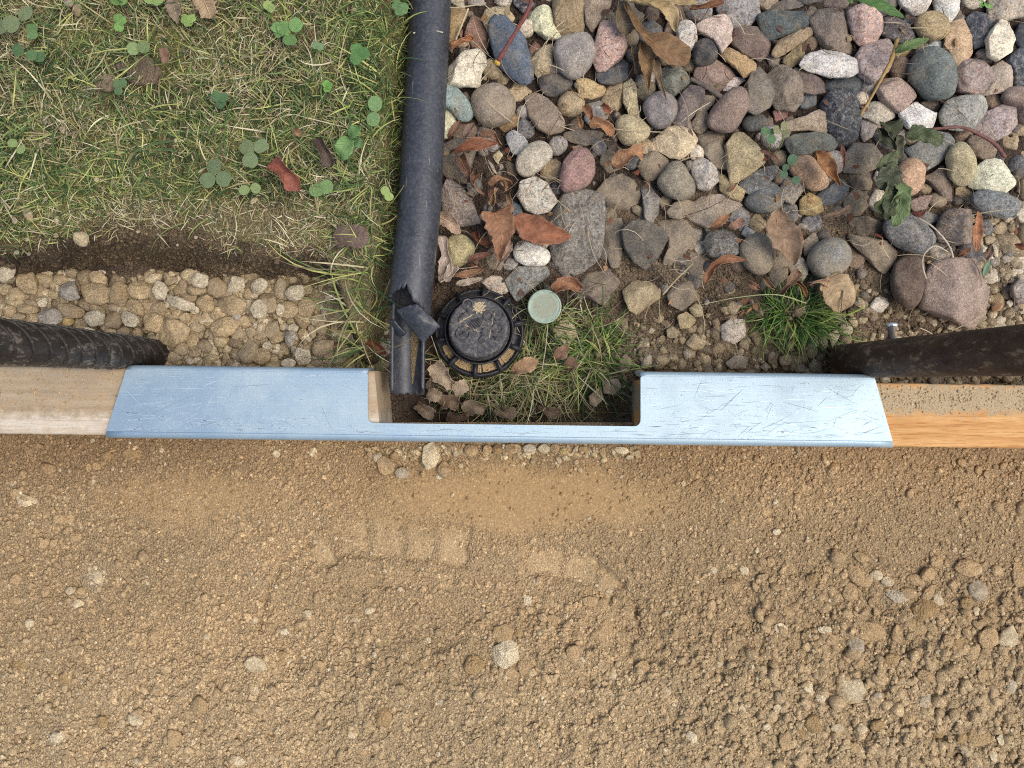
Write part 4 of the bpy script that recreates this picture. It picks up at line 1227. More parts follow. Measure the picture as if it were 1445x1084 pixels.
# tile | shape R S A | surface f g d | layer | colour | outline in zoomed tile pixels | label
COBBLES = '''
Z1|R|f|0|8f7a55|60,90 280,95 290,140 200,300 150,420 60,470|smooth brown stone half hidden against the black pipe, behind an upright straw
Z1|A|f|0|8a6c5c|330,150 430,190 500,300 510,430 460,500 350,480 260,370 290,260|flat pinkish brown wedge stone behind the curled orange leaf
Z1|S|f|2|c9c0ab|150,600 260,500 400,475 470,530 480,640 430,730 410,870 200,880 80,860 85,650|cream lumpy stone with fine cracks touching the black pipe
Z1|S|f|1|a89a78|430,170 470,90 580,60 690,80 770,170 740,220 690,230 600,260 500,320 450,240|tan stone showing behind the top of the slate blue stone
Z1|R|f|2|5d6a78|510,210 590,130 660,170 760,290 860,380 910,560 960,800 930,880 860,880 810,790 740,770 650,690 580,590 540,440 515,330|long smooth slate blue stone lying under the red twig
Z1|S|f|1|cdbf9d|910,120 990,50 1080,30 1140,70 1180,180 1250,370 1200,400 1080,380 960,300 920,220|cream yellow wedge stone just right of the red twig
T3|S|f|1|8f7f62|285,-60 340,-80 440,-60 450,20 450,110 435,180 330,185 300,100|big olive brown stone cut by the top edge, right of the cream wedge
T3|R|f|2|8b8580|298,270 310,210 400,180 450,170 490,210 500,270 480,330 430,390 380,400 340,370 320,340|smooth mid grey rounded stone below the olive brown stone
Z1|A|f|1|a7997c|930,600 1050,480 1140,445 1170,500 1150,640 1110,750 1020,780 980,750|small tan angular stone between the slate blue and smooth grey stones
Z1|A|f|0|8a6857|910,500 970,420 1040,470 1000,540 930,545|tiny reddish stone fragment between the slate blue stone and cream wedge
Z1|R|f|0|5f5d5b|1000,790 1180,760 1340,800 1360,850 1290,930 1150,990 1050,940|dark grey flat stone mostly buried beneath the smooth mid grey stone
T2|R|d|1|8d8275|1140,490 1190,450 1270,430 1340,480 1360,540 1340,610 1260,640 1190,630 1150,570|dusty grey brown round stone below the cream lumpy stone
T2|A|f|0|8a7350|1270,640 1350,560 1385,590 1370,640 1310,672|small olive brown stone tucked under the dusty round stone
T2|R|f|1|7d918f|960,400 1010,430 1060,450 1120,510 1150,580 1130,615 1080,620 1030,560 960,540|smooth pale green blue oval stone sticking out from the pipe
T2|R|f|0|cfc8a4|960,560 1050,570 1060,620 1020,700 960,700|pale yellow stone peeping out beside the pipe under the green blue stone
Z1|S|g|0|a5a088|110,-60 240,-40 265,60 250,85 180,60 110,20|pale speckled stone at the top edge right beside the pipe
Z1|S|g|0|8a857c|250,-60 480,-60 470,40 400,60 300,40|greyish speckled stone at the top edge, second from the pipe
Z1|R|g|0|a49f92|550,-70 740,-70 730,40 650,75 580,40|light speckled round stone at the top edge, third from the pipe
Z1|S|g|0|4f4d50|740,-50 900,-70 1000,-30 990,30 900,120 860,150 800,90 760,50|nearly black speckled stone at the top edge under the end of the red twig
T3|S|f|1|8d7f6e|440,-60 590,-50 580,30 540,90 490,160 460,110 450,40|brown pointed stone at the top edge, left of the withered leaves
T3|S|g|2|a98f83|540,100 610,110 650,180 665,240 640,290 560,350 520,350 500,300 500,230|pink granite stone with grey and rose crystals left of the withered leaves
T3|A|f|1|56595c|640,290 670,330 670,400 600,430 530,420 510,370 570,355|dark grey broken stone just below the pink granite
T3|S|f|0|b09b70|410,410 460,400 520,430 560,445 545,480 490,500 440,490 415,450|yellowish stone partly buried below the dark broken stone
T3|S|d|1|887a6d|150,490 210,470 260,500 310,560 345,620 340,660 270,680 210,650 170,590|dusty grey brown slanting stone left of the orange leaf scraps
T3|R|d|0|67625f|335,680 430,660 530,670 560,690 530,720 450,740 380,720|dark flat stone half sunk in soil above the pink oval stone
T3|S|f|1|b5a986|650,430 690,400 715,430 720,520 740,580 720,610 680,580 650,520|narrow cream twisted stone left of the round mottled stone
T3|S|f|1|75776d|830,350 900,330 960,340 1000,390 960,450 900,490 840,450 825,400|olive grey stone under the tip of the long withered leaf
T3|R|f|2|7e7876|750,540 790,485 850,470 910,510 920,570 890,630 830,655 780,620|round mottled purple grey stone right of the cream twisted stone
T3|A|f|1|766d6c|900,560 940,490 990,435 1060,440 1060,500 1020,570 970,630 920,640 905,600|purple grey angular stone right of the round mottled stone
T3|S|f|0|9a8e7e|1020,590 1060,490 1120,490 1110,530 1060,580|small tan stone squeezed left of the smooth pink brown stone
T3|R|f|2|86746a|1080,600 1110,540 1190,460 1250,440 1290,480 1280,560 1230,650 1190,680 1110,660 1075,640|smooth pink brown oblong stone leaning up to the right
T3|R|f|1|ab9f7e|610,620 650,590 720,600 780,650 780,690 720,730 660,740 625,700|round yellowish stone above the orange crumpled leaf
T3|S|f|1|b3a487|810,700 870,650 940,640 1000,660 1035,710 1010,760 940,810 890,800 850,770 790,750|big pale tan lumpy stone below the round mottled stone
T3|S|d|1|776b5d|725,840 760,790 820,770 880,810 870,860 810,910 770,915 740,880|dark brown gritty stone below the pale tan lumpy stone
T3|R|f|2|87806f|820,930 860,870 910,815 960,850 1010,940 1010,990 940,1020 870,990|smooth olive grey stone with a blunt point towards the top
T3|R|f|2|957770|325,920 350,820 400,765 460,760 495,810 500,880 470,940 350,985 335,960|smooth rose pink oval stone standing alone in dark soil
T3|R|f|2|a39c8b|105,870 110,800 170,740 230,720 280,760 285,800 230,860 150,905|smooth pale beige egg shaped stone left of the rose pink stone
T3|S|g|2|a9a698|110,990 130,930 200,905 260,940 310,1020 270,1070 210,1084 150,1060|pale greenish white rough stone below the beige egg shaped stone
T3|R|f|1|9a9fa3|50,690 90,660 140,690 165,730 110,790 80,780 60,730|small bluish white stone above left of the beige egg shaped stone
M3|S|g|1|77736a|270,130 310,40 350,-25 470,-40 540,0 555,80 545,230 520,300 400,390 340,370 290,290|biggest grey boulder in the middle of the gravel, speckled and upright
T3|S|d|0|6b6258|510,980 560,920 640,890 700,920 740,990 700,1060 580,1060|muddy brown stone caked with soil right of the rose pink stone
M3|S|f|0|8a8780|745,-60 790,-65 830,0 830,70 795,125 755,100|grey upright slab stone half buried right of the muddy brown stone
T3|A|g|1|a39f95|1000,830 1050,800 1120,860 1135,920 1080,970 1030,960 1005,890|whitish rough crystalline stone right of the olive grey pointed stone
T3|A|f|2|a0926f|1175,740 1220,680 1270,670 1330,730 1375,820 1300,880 1210,930 1190,860|large cream angular stone with a sharp ridge beside the clover seedling
T3|S|f|1|998b67|1140,890 1170,885 1210,940 1270,970 1250,1025 1200,1010 1145,970|small olive yellow stone below the cream ridged stone
T3|S|d|0|8a7f6f|1030,680 1080,660 1180,680 1170,740 1190,860 1120,850 1060,780 1035,730|dull brown stone behind the cream ridged stone
T3|S|f|0|b9aeaa|1150,470 1200,390 1280,400 1230,440 1170,470|pale pinkish white stone behind the pink brown oblong stone
T3|S|f|1|87736a|1010,390 1020,350 1120,310 1200,340 1220,370 1170,430 1130,470 1060,430|reddish brown stone under the dark rotten twig
T3|R|f|2|4b4b4c|1000,290 1020,220 1070,195 1110,230 1130,290 1100,320 1030,340|small black round stone below the white speckled granite
T3|R|g|2|b4b1a9|920,170 940,110 980,100 1020,140 1025,200 1000,255 940,230|white and black speckled granite pebble right of the withered leaves
T3|S|f|2|b3a196|1020,130 1110,80 1190,75 1215,120 1210,190 1150,265 1110,200 1050,160|pinkish white triangular stone right of the white speckled granite
T3|S|g|1|8b8987|1130,40 1170,-20 1340,-20 1340,70 1290,125 1230,130 1160,80|grey granite stone at the top edge above the pinkish white triangle
T3|S|f|1|73635b|1215,160 1260,135 1340,140 1405,200 1400,260 1350,300 1260,270 1205,220|dark red brown stone right of the pinkish white triangle
T3|S|f|2|9f8760|1155,260 1200,240 1260,280 1330,320 1320,360 1270,385 1220,340 1160,290|small golden tan stone below the pinkish white triangle
T4|S|f|2|797268|35,430 70,350 110,330 155,390 172,480 150,540 80,580 30,560|olive grey triangular stone left of its brown twin
T4|A|f|1|5c6463|90,80 150,55 270,50 390,25 400,70 350,130 270,160 150,200 110,150|long dark slate stone near the top edge of the gravel
T4|S|f|1|887b6e|360,100 410,45 480,35 540,80 580,170 575,260 500,270 430,230 390,170|large warm grey faceted stone right of the long dark slate
T4|S|f|1|917f63|160,270 200,200 290,160 370,130 370,170 310,220 230,270 190,290|narrow tan stone below the long dark slate
T4|A|f|0|877b5b|210,310 320,200 340,240 320,300 260,345 240,330|small olive stone above left of the white granite oblong
T4|S|g|2|b7b6b0|310,330 340,280 430,245 520,260 590,310 610,355 560,390 470,390 360,360|white granite oblong stone with dark specks
T4|A|f|2|7e7366|140,380 200,330 250,340 310,430 320,500 280,560 190,540 150,470|grey brown angular stone standing left of the veined brown stone
T4|S|f|1|786a63|260,370 290,340 370,360 430,410 435,470 370,480 310,470|brown stone with white scratches below the white granite oblong
T4|S|f|0|525c63|440,410 530,390 610,380 620,460 580,500 510,470 440,450|dark blue stone under the right end of the white granite oblong
T4|R|f|0|687075|300,550 320,490 390,480 390,530 340,555|small blue grey stone under the veined brown stone
T4|S|g|2|ad958a|550,60 600,30 670,30 720,70 735,140 700,200 630,215 590,180|white and pink granite stone with a rusty patch near the top
T4|S|g|1|625d5c|730,170 740,90 800,85 850,130 885,190 830,215 770,190|dark grey grainy stone right of the pink patched granite
T4|S|g|2|9c8c86|590,290 620,240 700,200 770,180 785,220 770,300 740,370 680,420 610,370|pinkish grey speckled stone behind the yellow stalk
T4|R|f|2|a8956e|890,110 920,75 980,65 1040,90 1060,150 1040,190 970,200 910,170|smooth yellow brown oval stone near the top right
T4|S|f|1|c0bab0|790,-60 970,-60 965,0 940,60 890,70 830,30|whitish stone at the top edge above the yellow brown oval
T4|S|f|1|c7c2b8|975,-60 1120,-60 1120,0 1110,50 1070,115 1010,70|white wedge stone at the top edge left of the small weed
T4|S|f|1|b39b7b|1040,230 1060,120 1140,90 1165,170 1185,260 1160,300 1110,340 1070,270|tall peach coloured stone right of the yellow brown oval
T4|S|g|1|53575f|1160,90 1200,55 1280,60 1280,160 1260,220 1200,240 1170,160|dark blue grey grainy stone under the small weed
T4|S|g|1|a59c8b|1280,-60 1500,-60 1500,40 1445,75 1350,100 1290,120 1280,60|large tan speckled stone in the top right corner
T4|S|g|2|c3bba5|1255,200 1290,140 1350,90 1390,100 1400,200 1380,260 1320,300 1270,280|cream pear shaped stone with dark specks near the right edge
T4|R|f|0|4c5258|1390,190 1420,120 1500,110 1500,220 1430,245|dark blue stone cut by the right edge beside the cream pear shape
T4|R|g|1|50575d|1355,310 1400,260 1500,250 1500,440 1410,440 1390,370|large dark blue grey stone cut by the right edge
T4|R|f|2|6f7673|860,340 900,260 960,240 1050,280 1090,350 1090,480 1040,510 950,500 910,450 860,400|large smooth greenish grey stone with a dusty top
T4|S|f|0|9ba3a6|920,240 960,215 1020,200 1040,270 980,250|bluish white stone peeping above the greenish grey stone
T4|A|f|2|9a877c|700,460 740,400 820,395 890,450 895,490 850,540 810,570 720,500|pinkish brown squarish stone left of the greenish grey stone
T4|S|g|1|8f8078|1095,390 1110,340 1160,300 1250,310 1275,380 1260,450 1210,490 1120,460|pinkish brown grainy stone right of the greenish grey stone
T4|A|f|1|a6998a|1270,350 1340,310 1370,340 1405,420 1380,460 1240,480 1265,430|pale beige blocky stone left of the large dark blue grey stone
T4|R|f|0|918578|1190,280 1230,245 1270,270 1280,320 1240,310|small brown round stone above the pale beige block
T4|S|g|1|4d5155|415,530 450,480 520,465 590,510 620,600 610,680 570,730 500,740 450,650|big black and grey speckled stone left of the white quartz
T4|S|f|1|bcb4a2|620,560 680,515 780,555 780,600 710,630 640,590|cream flat stone at the foot of the yellow stalk
T4|S|g|0|8f8780|610,600 650,590 700,620 680,690 630,720 610,690|grey stone below the cream flat stone
T4|A|f|2|c4c1bd|810,580 850,550 900,520 1005,590 990,640 940,665 860,650|bright white quartz stone with sharp corners
T4|R|g|2|92948c|1020,570 1060,510 1130,490 1230,495 1275,545 1220,620 1180,660 1080,650 1030,620|large grey and white banded granite right of the white quartz
T4|S|g|1|a39692|1210,640 1260,570 1350,530 1410,560 1425,620 1370,680 1310,710 1240,690|pinkish white pitted stone above the end of the red root
T4|R|f|1|8e7c72|1325,500 1370,450 1500,450 1500,640 1430,620 1410,550 1350,525|smooth pinkish brown stone cut by the right edge
T4|A|f|0|857669|920,520 1005,510 1015,540 1000,575 950,550|small brown stone above right of the white quartz
T4|S|f|1|7d6f5f|1160,720 1190,685 1260,700 1320,750 1300,800 1240,810 1180,780|brown stone lying under the bend of the red root
T4|R|f|2|a69c7a|1055,800 1085,740 1130,725 1180,770 1195,860 1160,940 1120,950 1070,900|smooth yellow green egg shaped stone
T4|S|f|2|cec6ab|1195,860 1260,815 1330,815 1365,870 1385,940 1350,980 1270,980 1190,940|cream white blocky stone right of the yellow green egg
T4|R|g|2|6f7575|1180,990 1230,970 1330,985 1420,1030 1425,1080 1350,1110 1250,1090 1190,1040|smooth blue grey oval stone below the cream white block
T4|A|f|1|7c807e|850,760 890,740 980,670 1060,680 1095,720 1070,780 1010,830 940,870 910,830|flat grey stone with a white quartz line under the wilted weed
T4|R|f|2|a68a6f|795,870 840,815 890,810 930,850 930,940 900,980 850,1000 810,970|smooth orange brown rounded stone beside the wilted weed
T4|S|f|1|7c7568|525,800 570,740 690,730 730,790 700,850 620,880 540,870|dull olive brown stone left of the wilted weed
T4|A|f|1|7b6d61|940,900 990,880 1040,840 1070,920 1085,1020 1040,1010 1000,960|brown triangular stone left of the yellow green egg
T4|A|f|1|8f7b73|860,1030 920,1000 980,990 950,1060 890,1080|small pinkish brown broken stone below the orange brown stone
T4|S|d|0|5c5449|550,890 640,880 680,920 660,970 580,960|dark earthy stone below the dull olive brown stone
T4|R|f|2|a08468|240,840 300,800 350,800 400,850 450,930 430,960 360,970 290,910|smooth tan orange oblong stone left of the curled orange leaf
T4|R|f|2|666a64|235,720 270,690 380,680 460,695 500,730 480,760 380,770 300,800 260,770|flat dark green grey oval stone above the tan orange oblong
T4|A|f|1|988a77|215,630 310,600 400,560 440,580 460,640 430,680 350,660 250,665|beige angular stone above the flat green grey oval
T4|S|g|1|6b6d69|0,930 40,890 130,850 195,840 180,890 110,980 60,990 20,970|dark pointed stone below the cream ridged stone
T4|R|f|0|64696a|10,1030 90,960 150,925 210,980 215,1040 160,1085 80,1080|smooth blue grey stone underneath the dark pointed stone
T4|S|g|1|857d70|205,960 240,890 300,930 320,970 270,1040 220,1020|small speckled brown stone below the clover seedling
T4|S|f|1|a18d5f|305,1020 350,980 410,1010 425,1070 370,1100 310,1085|small bright ochre stone below the tan orange oblong
T4|S|f|0|63696d|380,1000 450,950 550,900 560,960 520,1020 420,1050|blue grey stone half under the tan orange oblong
T4|R|f|0|5c5e5b|5,640 30,590 100,580 140,620 100,660 40,670|black rounded stone above the clover seedling
T4|A|f|0|8f6a64|165,570 190,535 260,565 250,590 180,620|small brick red stone above right of the clover seedling
T4|S|f|0|5d5a5a|270,-40 430,-40 430,0 340,22 280,5|dark stone at the top edge above the long dark slate
T4|S|f|0|7a7069|430,-40 560,-40 560,0 540,40 480,40 430,25|brown grey stone at the top edge right of the dark one
T4|S|f|0|6a6560|150,45 200,10 260,0 340,25 250,48 180,60|dark grey flat stone showing over the long dark slate
M3|A|f|2|66625a|640,170 680,125 750,120 840,150 875,200 830,290 770,350 710,320 660,250|dark grey faceted stone with a lighter scar, centre of the gravel
M3|S|d|0|857b6b|820,120 950,105 1000,160 1050,170 1000,260 930,370 860,330 880,200|dusty light brown boulder right of the dark faceted stone
M3|S|d|0|6f685e|550,110 640,110 650,200 630,340 590,350 555,260|dusty upright stone right of the biggest grey boulder
M3|S|d|1|85796a|870,70 900,30 960,5 1015,20 1010,60 940,105 890,95|dusty brown oval stone above the light brown boulder
M3|S|d|0|95897a|960,60 1050,-10 1180,-20 1250,40 1180,80 1080,150 1000,110|broad dusty pale stone with white chips
M3|A|g|2|67665f|1065,220 1090,175 1180,155 1220,190 1235,280 1150,305 1090,290|dark grey cube shaped stone above the crescent leaf
M3|R|d|2|8d8271|1245,240 1300,190 1360,180 1410,240 1415,300 1390,370 1340,390 1280,350 1250,290|smooth grey stone with a sandy coat left of the folded tan leaf
M3|R|f|1|cbc0b4|90,270 120,215 190,240 260,260 275,300 250,340 150,340 100,310|white rounded stone under the long russet leaf
M3|S|g|1|878a85|50,410 110,350 200,335 250,350 270,390 180,460 110,520 80,480|grey blue granite stone above the green plug
M3|S|f|1|98896a|650,470 700,425 770,420 840,460 830,510 770,550 720,590 680,570 660,520|yellowish grey stone in the soil above the grass tuft
M3|S|d|0|776a61|420,400 510,350 600,370 630,430 580,490 560,550 430,480|pinkish brown buried stone below the biggest grey boulder
M3|S|d|0|776c60|875,490 930,410 990,390 1040,460 1000,530 950,570 890,540|rough crumbly brown stone above the small cream pebbles
M3|S|f|1|a3946f|925,600 970,580 1020,620 990,660 940,665|cream pebble on the sand slope, lower of a pair
M3|S|f|1|a19372|985,560 1020,535 1055,550 1050,600 1010,605|cream pebble on the sand slope, upper of a pair
M3|A|f|1|a39474|970,740 1010,690 1070,730 1050,770 1000,770|cream five sided pebble in the sand slope above the bracket
M3|A|g|1|b0a799|1150,650 1200,615 1270,620 1275,700 1220,740 1160,720|white knobbly stone left of the grass tuft on the slope
M3|A|f|1|a09374|870,670 900,650 940,680 920,710 875,710|small yellowish pebble left of the five sided pebble
M3|S|f|1|b5a883|290,660 350,610 400,660 410,700 360,750 300,710|cream stone in the grass just below the green plug
M3|S|d|1|93836a|625,830 660,790 690,830 680,880 640,890|sandy stone beside the notch grass, upper of three
M3|S|d|1|8d7d63|545,930 620,920 640,960 600,1000 550,990|sandy stone beside the notch grass, middle of three
M3|S|d|1|85765d|475,1010 530,960 545,1020 510,1060 480,1050|sandy stone beside the notch grass, lowest of three
M3|A|f|0|8d8374|1170,840 1220,800 1285,810 1270,870 1200,870|grey broken stone just above the right half of the bracket
M4|R|d|2|7b7c77|345,300 390,240 450,200 520,220 560,280 540,350 470,410 400,400 360,350|round blue grey stone with a coat of sand
M4|A|d|1|7f7566|545,190 620,190 740,220 800,270 790,320 740,380 700,350 600,250|brown triangular slab with a dark underside
M4|R|g|2|727370|730,160 750,100 830,75 900,110 980,190 985,240 930,280 850,265 780,220|large smooth grey stone below the wilted weed
M4|S|g|2|85786b|1010,160 1040,90 1080,50 1190,60 1190,130 1175,220 1100,235 1030,210|brown grey rounded stone left of the narrow orange leaf
M4|R|f|2|6b5b4f|770,420 790,330 840,290 900,290 930,330 925,450 900,550 860,570 810,530 780,480|smooth dark brown upright oval stone
M4|A|f|2|96857a|930,480 945,400 990,330 1100,315 1190,315 1230,400 1295,510 1280,590 1220,655 1100,620 1000,580 930,550|very large pinkish brown block with a sharp ridge, lower right
M4|S|f|0|7d7d76|890,95 930,60 1010,80 1015,110 960,140|grey flat stone under the small red leaf scrap
M4|R|f|1|bdb6a9|660,550 690,505 735,505 755,540 720,580 680,575|small white pebble left of the dark brown oval
M4|R|f|1|b8ae98|1240,390 1260,355 1300,360 1305,420 1275,435 1245,425|white pebble by a green leaf scrap, right of the large block
M4|R|f|1|9f8e6e|1290,150 1330,120 1360,150 1340,180 1300,180|small ochre pebble in the sand right of the narrow orange leaf
M4|R|f|1|a39679|1245,200 1270,190 1310,200 1290,230 1250,230|small flat beige pebble below the ochre pebble
M4|R|f|1|b5a88f|1215,250 1235,235 1255,250 1245,278 1220,275|tiny pale pebble beside the tip of the narrow orange leaf
M4|R|f|1|a39b8d|1330,300 1360,285 1390,320 1385,345 1340,330|small light grey pebble near the right edge
M4|S|f|0|8d8165|1325,360 1360,345 1390,370 1380,410 1340,405|olive pebble below the light grey pebble
M4|S|g|1|928a82|1385,450 1420,410 1500,400 1500,530 1420,530 1390,490|grey speckled stone cut by the right edge above the rusty stake
M4|A|f|0|a08c66|1285,500 1310,480 1355,530 1330,570 1290,575|ochre stone touching the right side of the large block
M4|R|f|1|b5ac9c|1355,530 1375,515 1392,535 1375,557|tiny white pebble right of the ochre stone
M4|R|d|1|80735f|140,800 160,780 190,790 185,840 145,840|small sandy pebble above the bracket, left of a wider one
M4|R|d|1|82755f|195,810 240,795 270,810 260,850 205,850|wide sandy pebble above the right half of the bracket
M4|S|d|1|8f8574|100,860 130,835 150,860 130,885|pale sandy chip nearest the bracket edge
M4|S|d|1|7f735f|275,860 300,840 330,850 330,885 280,885|sandy pebble close to the dark foot of the rusty stake
M4|S|d|1|85795f|350,850 380,815 420,850 420,890 360,885|larger sandy stone touching the foot of the rusty stake
M4|A|g|1|9a8e78|480,780 510,740 560,750 550,800 500,815|pale rough stone above the foot of the rusty stake
M4|A|f|1|a3957f|450,690 500,665 510,690 470,765|thin pale wedge stone right of the grass tuft
M4|A|f|0|9b9683|720,735 800,705 870,730 890,745 820,775 750,775|pale flat stone lying behind the bolt
M4|R|f|1|706a5d|520,600 490,580 450,590 470,620 505,630|small dark grey pebble under the round tan leaf
M4|S|d|0|857a6a|140,330 180,270 240,300 240,400 190,450 150,400|brown stone under the folded tan leaf
M4|S|f|1|8e8371|320,220 380,170 395,220 370,270 330,290|small beige stone right of the folded tan leaf
M4|S|g|1|9d9686|240,330 310,300 350,360 320,420 270,400|pale pitted stone beside the stalk of the folded tan leaf
M4|A|f|1|b7b3ab|5,180 30,140 75,170 40,210|small white chip above the sandy coated grey stone
M4|S|d|0|665c50|560,100 650,90 720,130 700,190 600,190|muddy dark stone left of the large smooth grey stone
Z7|A|g|1|857a71|10,440 60,355 150,420 210,520 240,620 100,645 20,570|grey brown pointed stone beside the pipe, left of the triangular leaf
Z7|R|d|0|6e6963|20,160 100,115 210,140 220,180 160,380 60,350 10,300|dark dusty stone beside the pipe under the folded russet leaf
Z7|R|f|1|a89f76|45,740 90,700 160,710 220,770 190,840 120,895 60,890|smooth yellow cone shaped stone beside the lower pipe
Z7|S|g|0|a79c8c|250,980 330,950 400,960 420,1050 340,1070|pale round topped stone just above the black cover
Z7|S|f|0|66747a|440,490 500,520 510,590 450,580|small blue stone hidden under the greenish white stone
Z7|A|f|0|b5aa88|325,220 360,180 390,210 360,270|small cream block under the folded russet leaf
Z7|S|f|0|8a7a64|390,230 470,280 480,340 420,330|small brown stone left of the beige egg shaped stone
'''
def cobble_z(px, py):
    return float(soil_z(px, py))
COBBLE_N = 0
COVER = []; CMARKS = []
for line in COBBLES.strip().splitlines():
    tile, kind, surf, layer, col, poly, label = line.split('|')
    ox, oy, sc = TILES[tile]
    pts = [tuple(float(v) for v in p.split(',')) for p in poly.split()]
    pts = [(ox + x / sc, oy + y / sc) for x, y in pts]
    mx = sum(p[0] for p in pts) / len(pts); my = sum(p[1] for p in pts) / len(pts)
    ext = max(max(p[0] for p in pts) - min(p[0] for p in pts), max(p[1] for p in pts) - min(p[1] for p in pts))
    layer = int(layer)
    base = (0.012 if my < 370 else float(0.012 - 0.012 * smooth(370, 480, my)))
    zm = base + (0.0012, 0.0045, 0.009)[layer] * min(1.0, ext / 45.0 + 0.15) + 0.0015
    mat = {'f': MAT_STONE, 'g': MAT_GRAN, 'd': MAT_DUSTY}[surf]
    big = ext > 28
    kind = {'S': 'A', 'A': 'A', 'R': 'R' if ('smooth' in label or 'round' in label) else 'S'}[kind]
    add_stone('cobblestone' if big else 'stone', pts, zm, kind, mat, col, label, 'stone', 'stones of the gravel bed')
    COBBLE_N += 1
    COVER.append(np.array(pts)); w_ = label.split()
    if 'stone' in w_[2:7]: CMARKS.append((mx, my, 'the ' + ' '.join(w_[:w_.index('stone') + 1])))

# smaller stones wedged into the gaps between the big ones
def inside(poly, X, Y):
    c = np.zeros(X.shape, bool)
    for i in range(len(poly)):
        x0, y0 = poly[i]; x1, y1 = poly[i - 1]
        if y0 == y1: continue
        c ^= ((y0 > Y) != (y1 > Y)) & (X < (x1 - x0) * (Y - y0) / (y1 - y0) + x0)
    return c
_gx, _gy = np.meshgrid(np.arange(600, 1470, 3.0), np.arange(-30, 420, 3.0))
_cov = _gx < 632 - 0.06 * _gy
for p in COVER: _cov |= inside(p, _gx, _gy)
for a, b, r in ((676, 462, 66), (769, 433, 26)): _cov |= np.hypot(_gx - a, _gy - b) < r
_cp = np.stack([_gx[_cov], _gy[_cov]], -1)
_fr = np.random.default_rng(77)
_cand = np.stack([_fr.uniform(632, 1455, 5000), _fr.uniform(-10, 375, 5000)], -1)
_dist = np.concatenate([np.sqrt(((_cand[i:i + 250, None, :] - _cp[None]) ** 2).sum(-1).min(1)) for i in range(0, 5000, 250)])
GAPS = []
for _ in range(118):
    i = int(np.argmax(_dist)); d = _dist[i]
    if d < 5.0: break
    x, y = _cand[i]; d = min(d, 15.0)
    _dist = np.minimum(_dist, np.hypot(_cand[:, 0] - x, _cand[:, 1] - y) - d * 1.05)
    if (y > 290 and x < 1340 and _fr.random() < 0.35) or (abs(x - 865) < 34 and abs(y - 255) < 26) or (x < 735 and y > 180 and _fr.random() < 0.5): continue
    GAPS.append((x, y, d * 2 * _fr.uniform(1.05, 1.5), d * 2 * _fr.uniform(1.0, 1.2), _fr.uniform(0, 180), str(_fr.choice(['A', 'A', 'S', 'R'])), str(_fr.choice(['g', 't', 'w', 'b', 'y', 'k', 's'], p=[.3, .17, .13, .13, .07, .08, .12]))))
CWORD = {'t': 'tan', 'w': 'pale', 'b': 'brown', 'g': 'greyish', 's': 'dusty', 'y': 'yellowish', 'k': 'dull'}
def add_gap_stones():
    for (x, y, w, h, a, k, c), lab in zip(GAPS, pebble_labels(GAPS, CMARKS, 'stone', '')):
        zm = 0.012 - 0.012 * float(smooth(370, 480, y)) + 0.0012
        r_ = np.random.default_rng(int(x * 11 + y))
        add_stone('stone', ell_poly(x, y, w, h, a, k, int(x * 17 + y)), zm, k, MAT_GRAN if c == 'g' and r_.random() < .5 else MAT_DUSTY if c in 'sk' else MAT_STONE,
                  {'g': ['7d7b77', '68696a', '8f8c86'][int(r_.integers(3))], 't': 'a08f70', 'w': 'bdb3a0', 'b': '7f6d5c', 'y': 'a3915f', 'k': '6f6a58', 's': '8a7d6a'}[c], lab, 'stone', 'stones of the gravel bed')

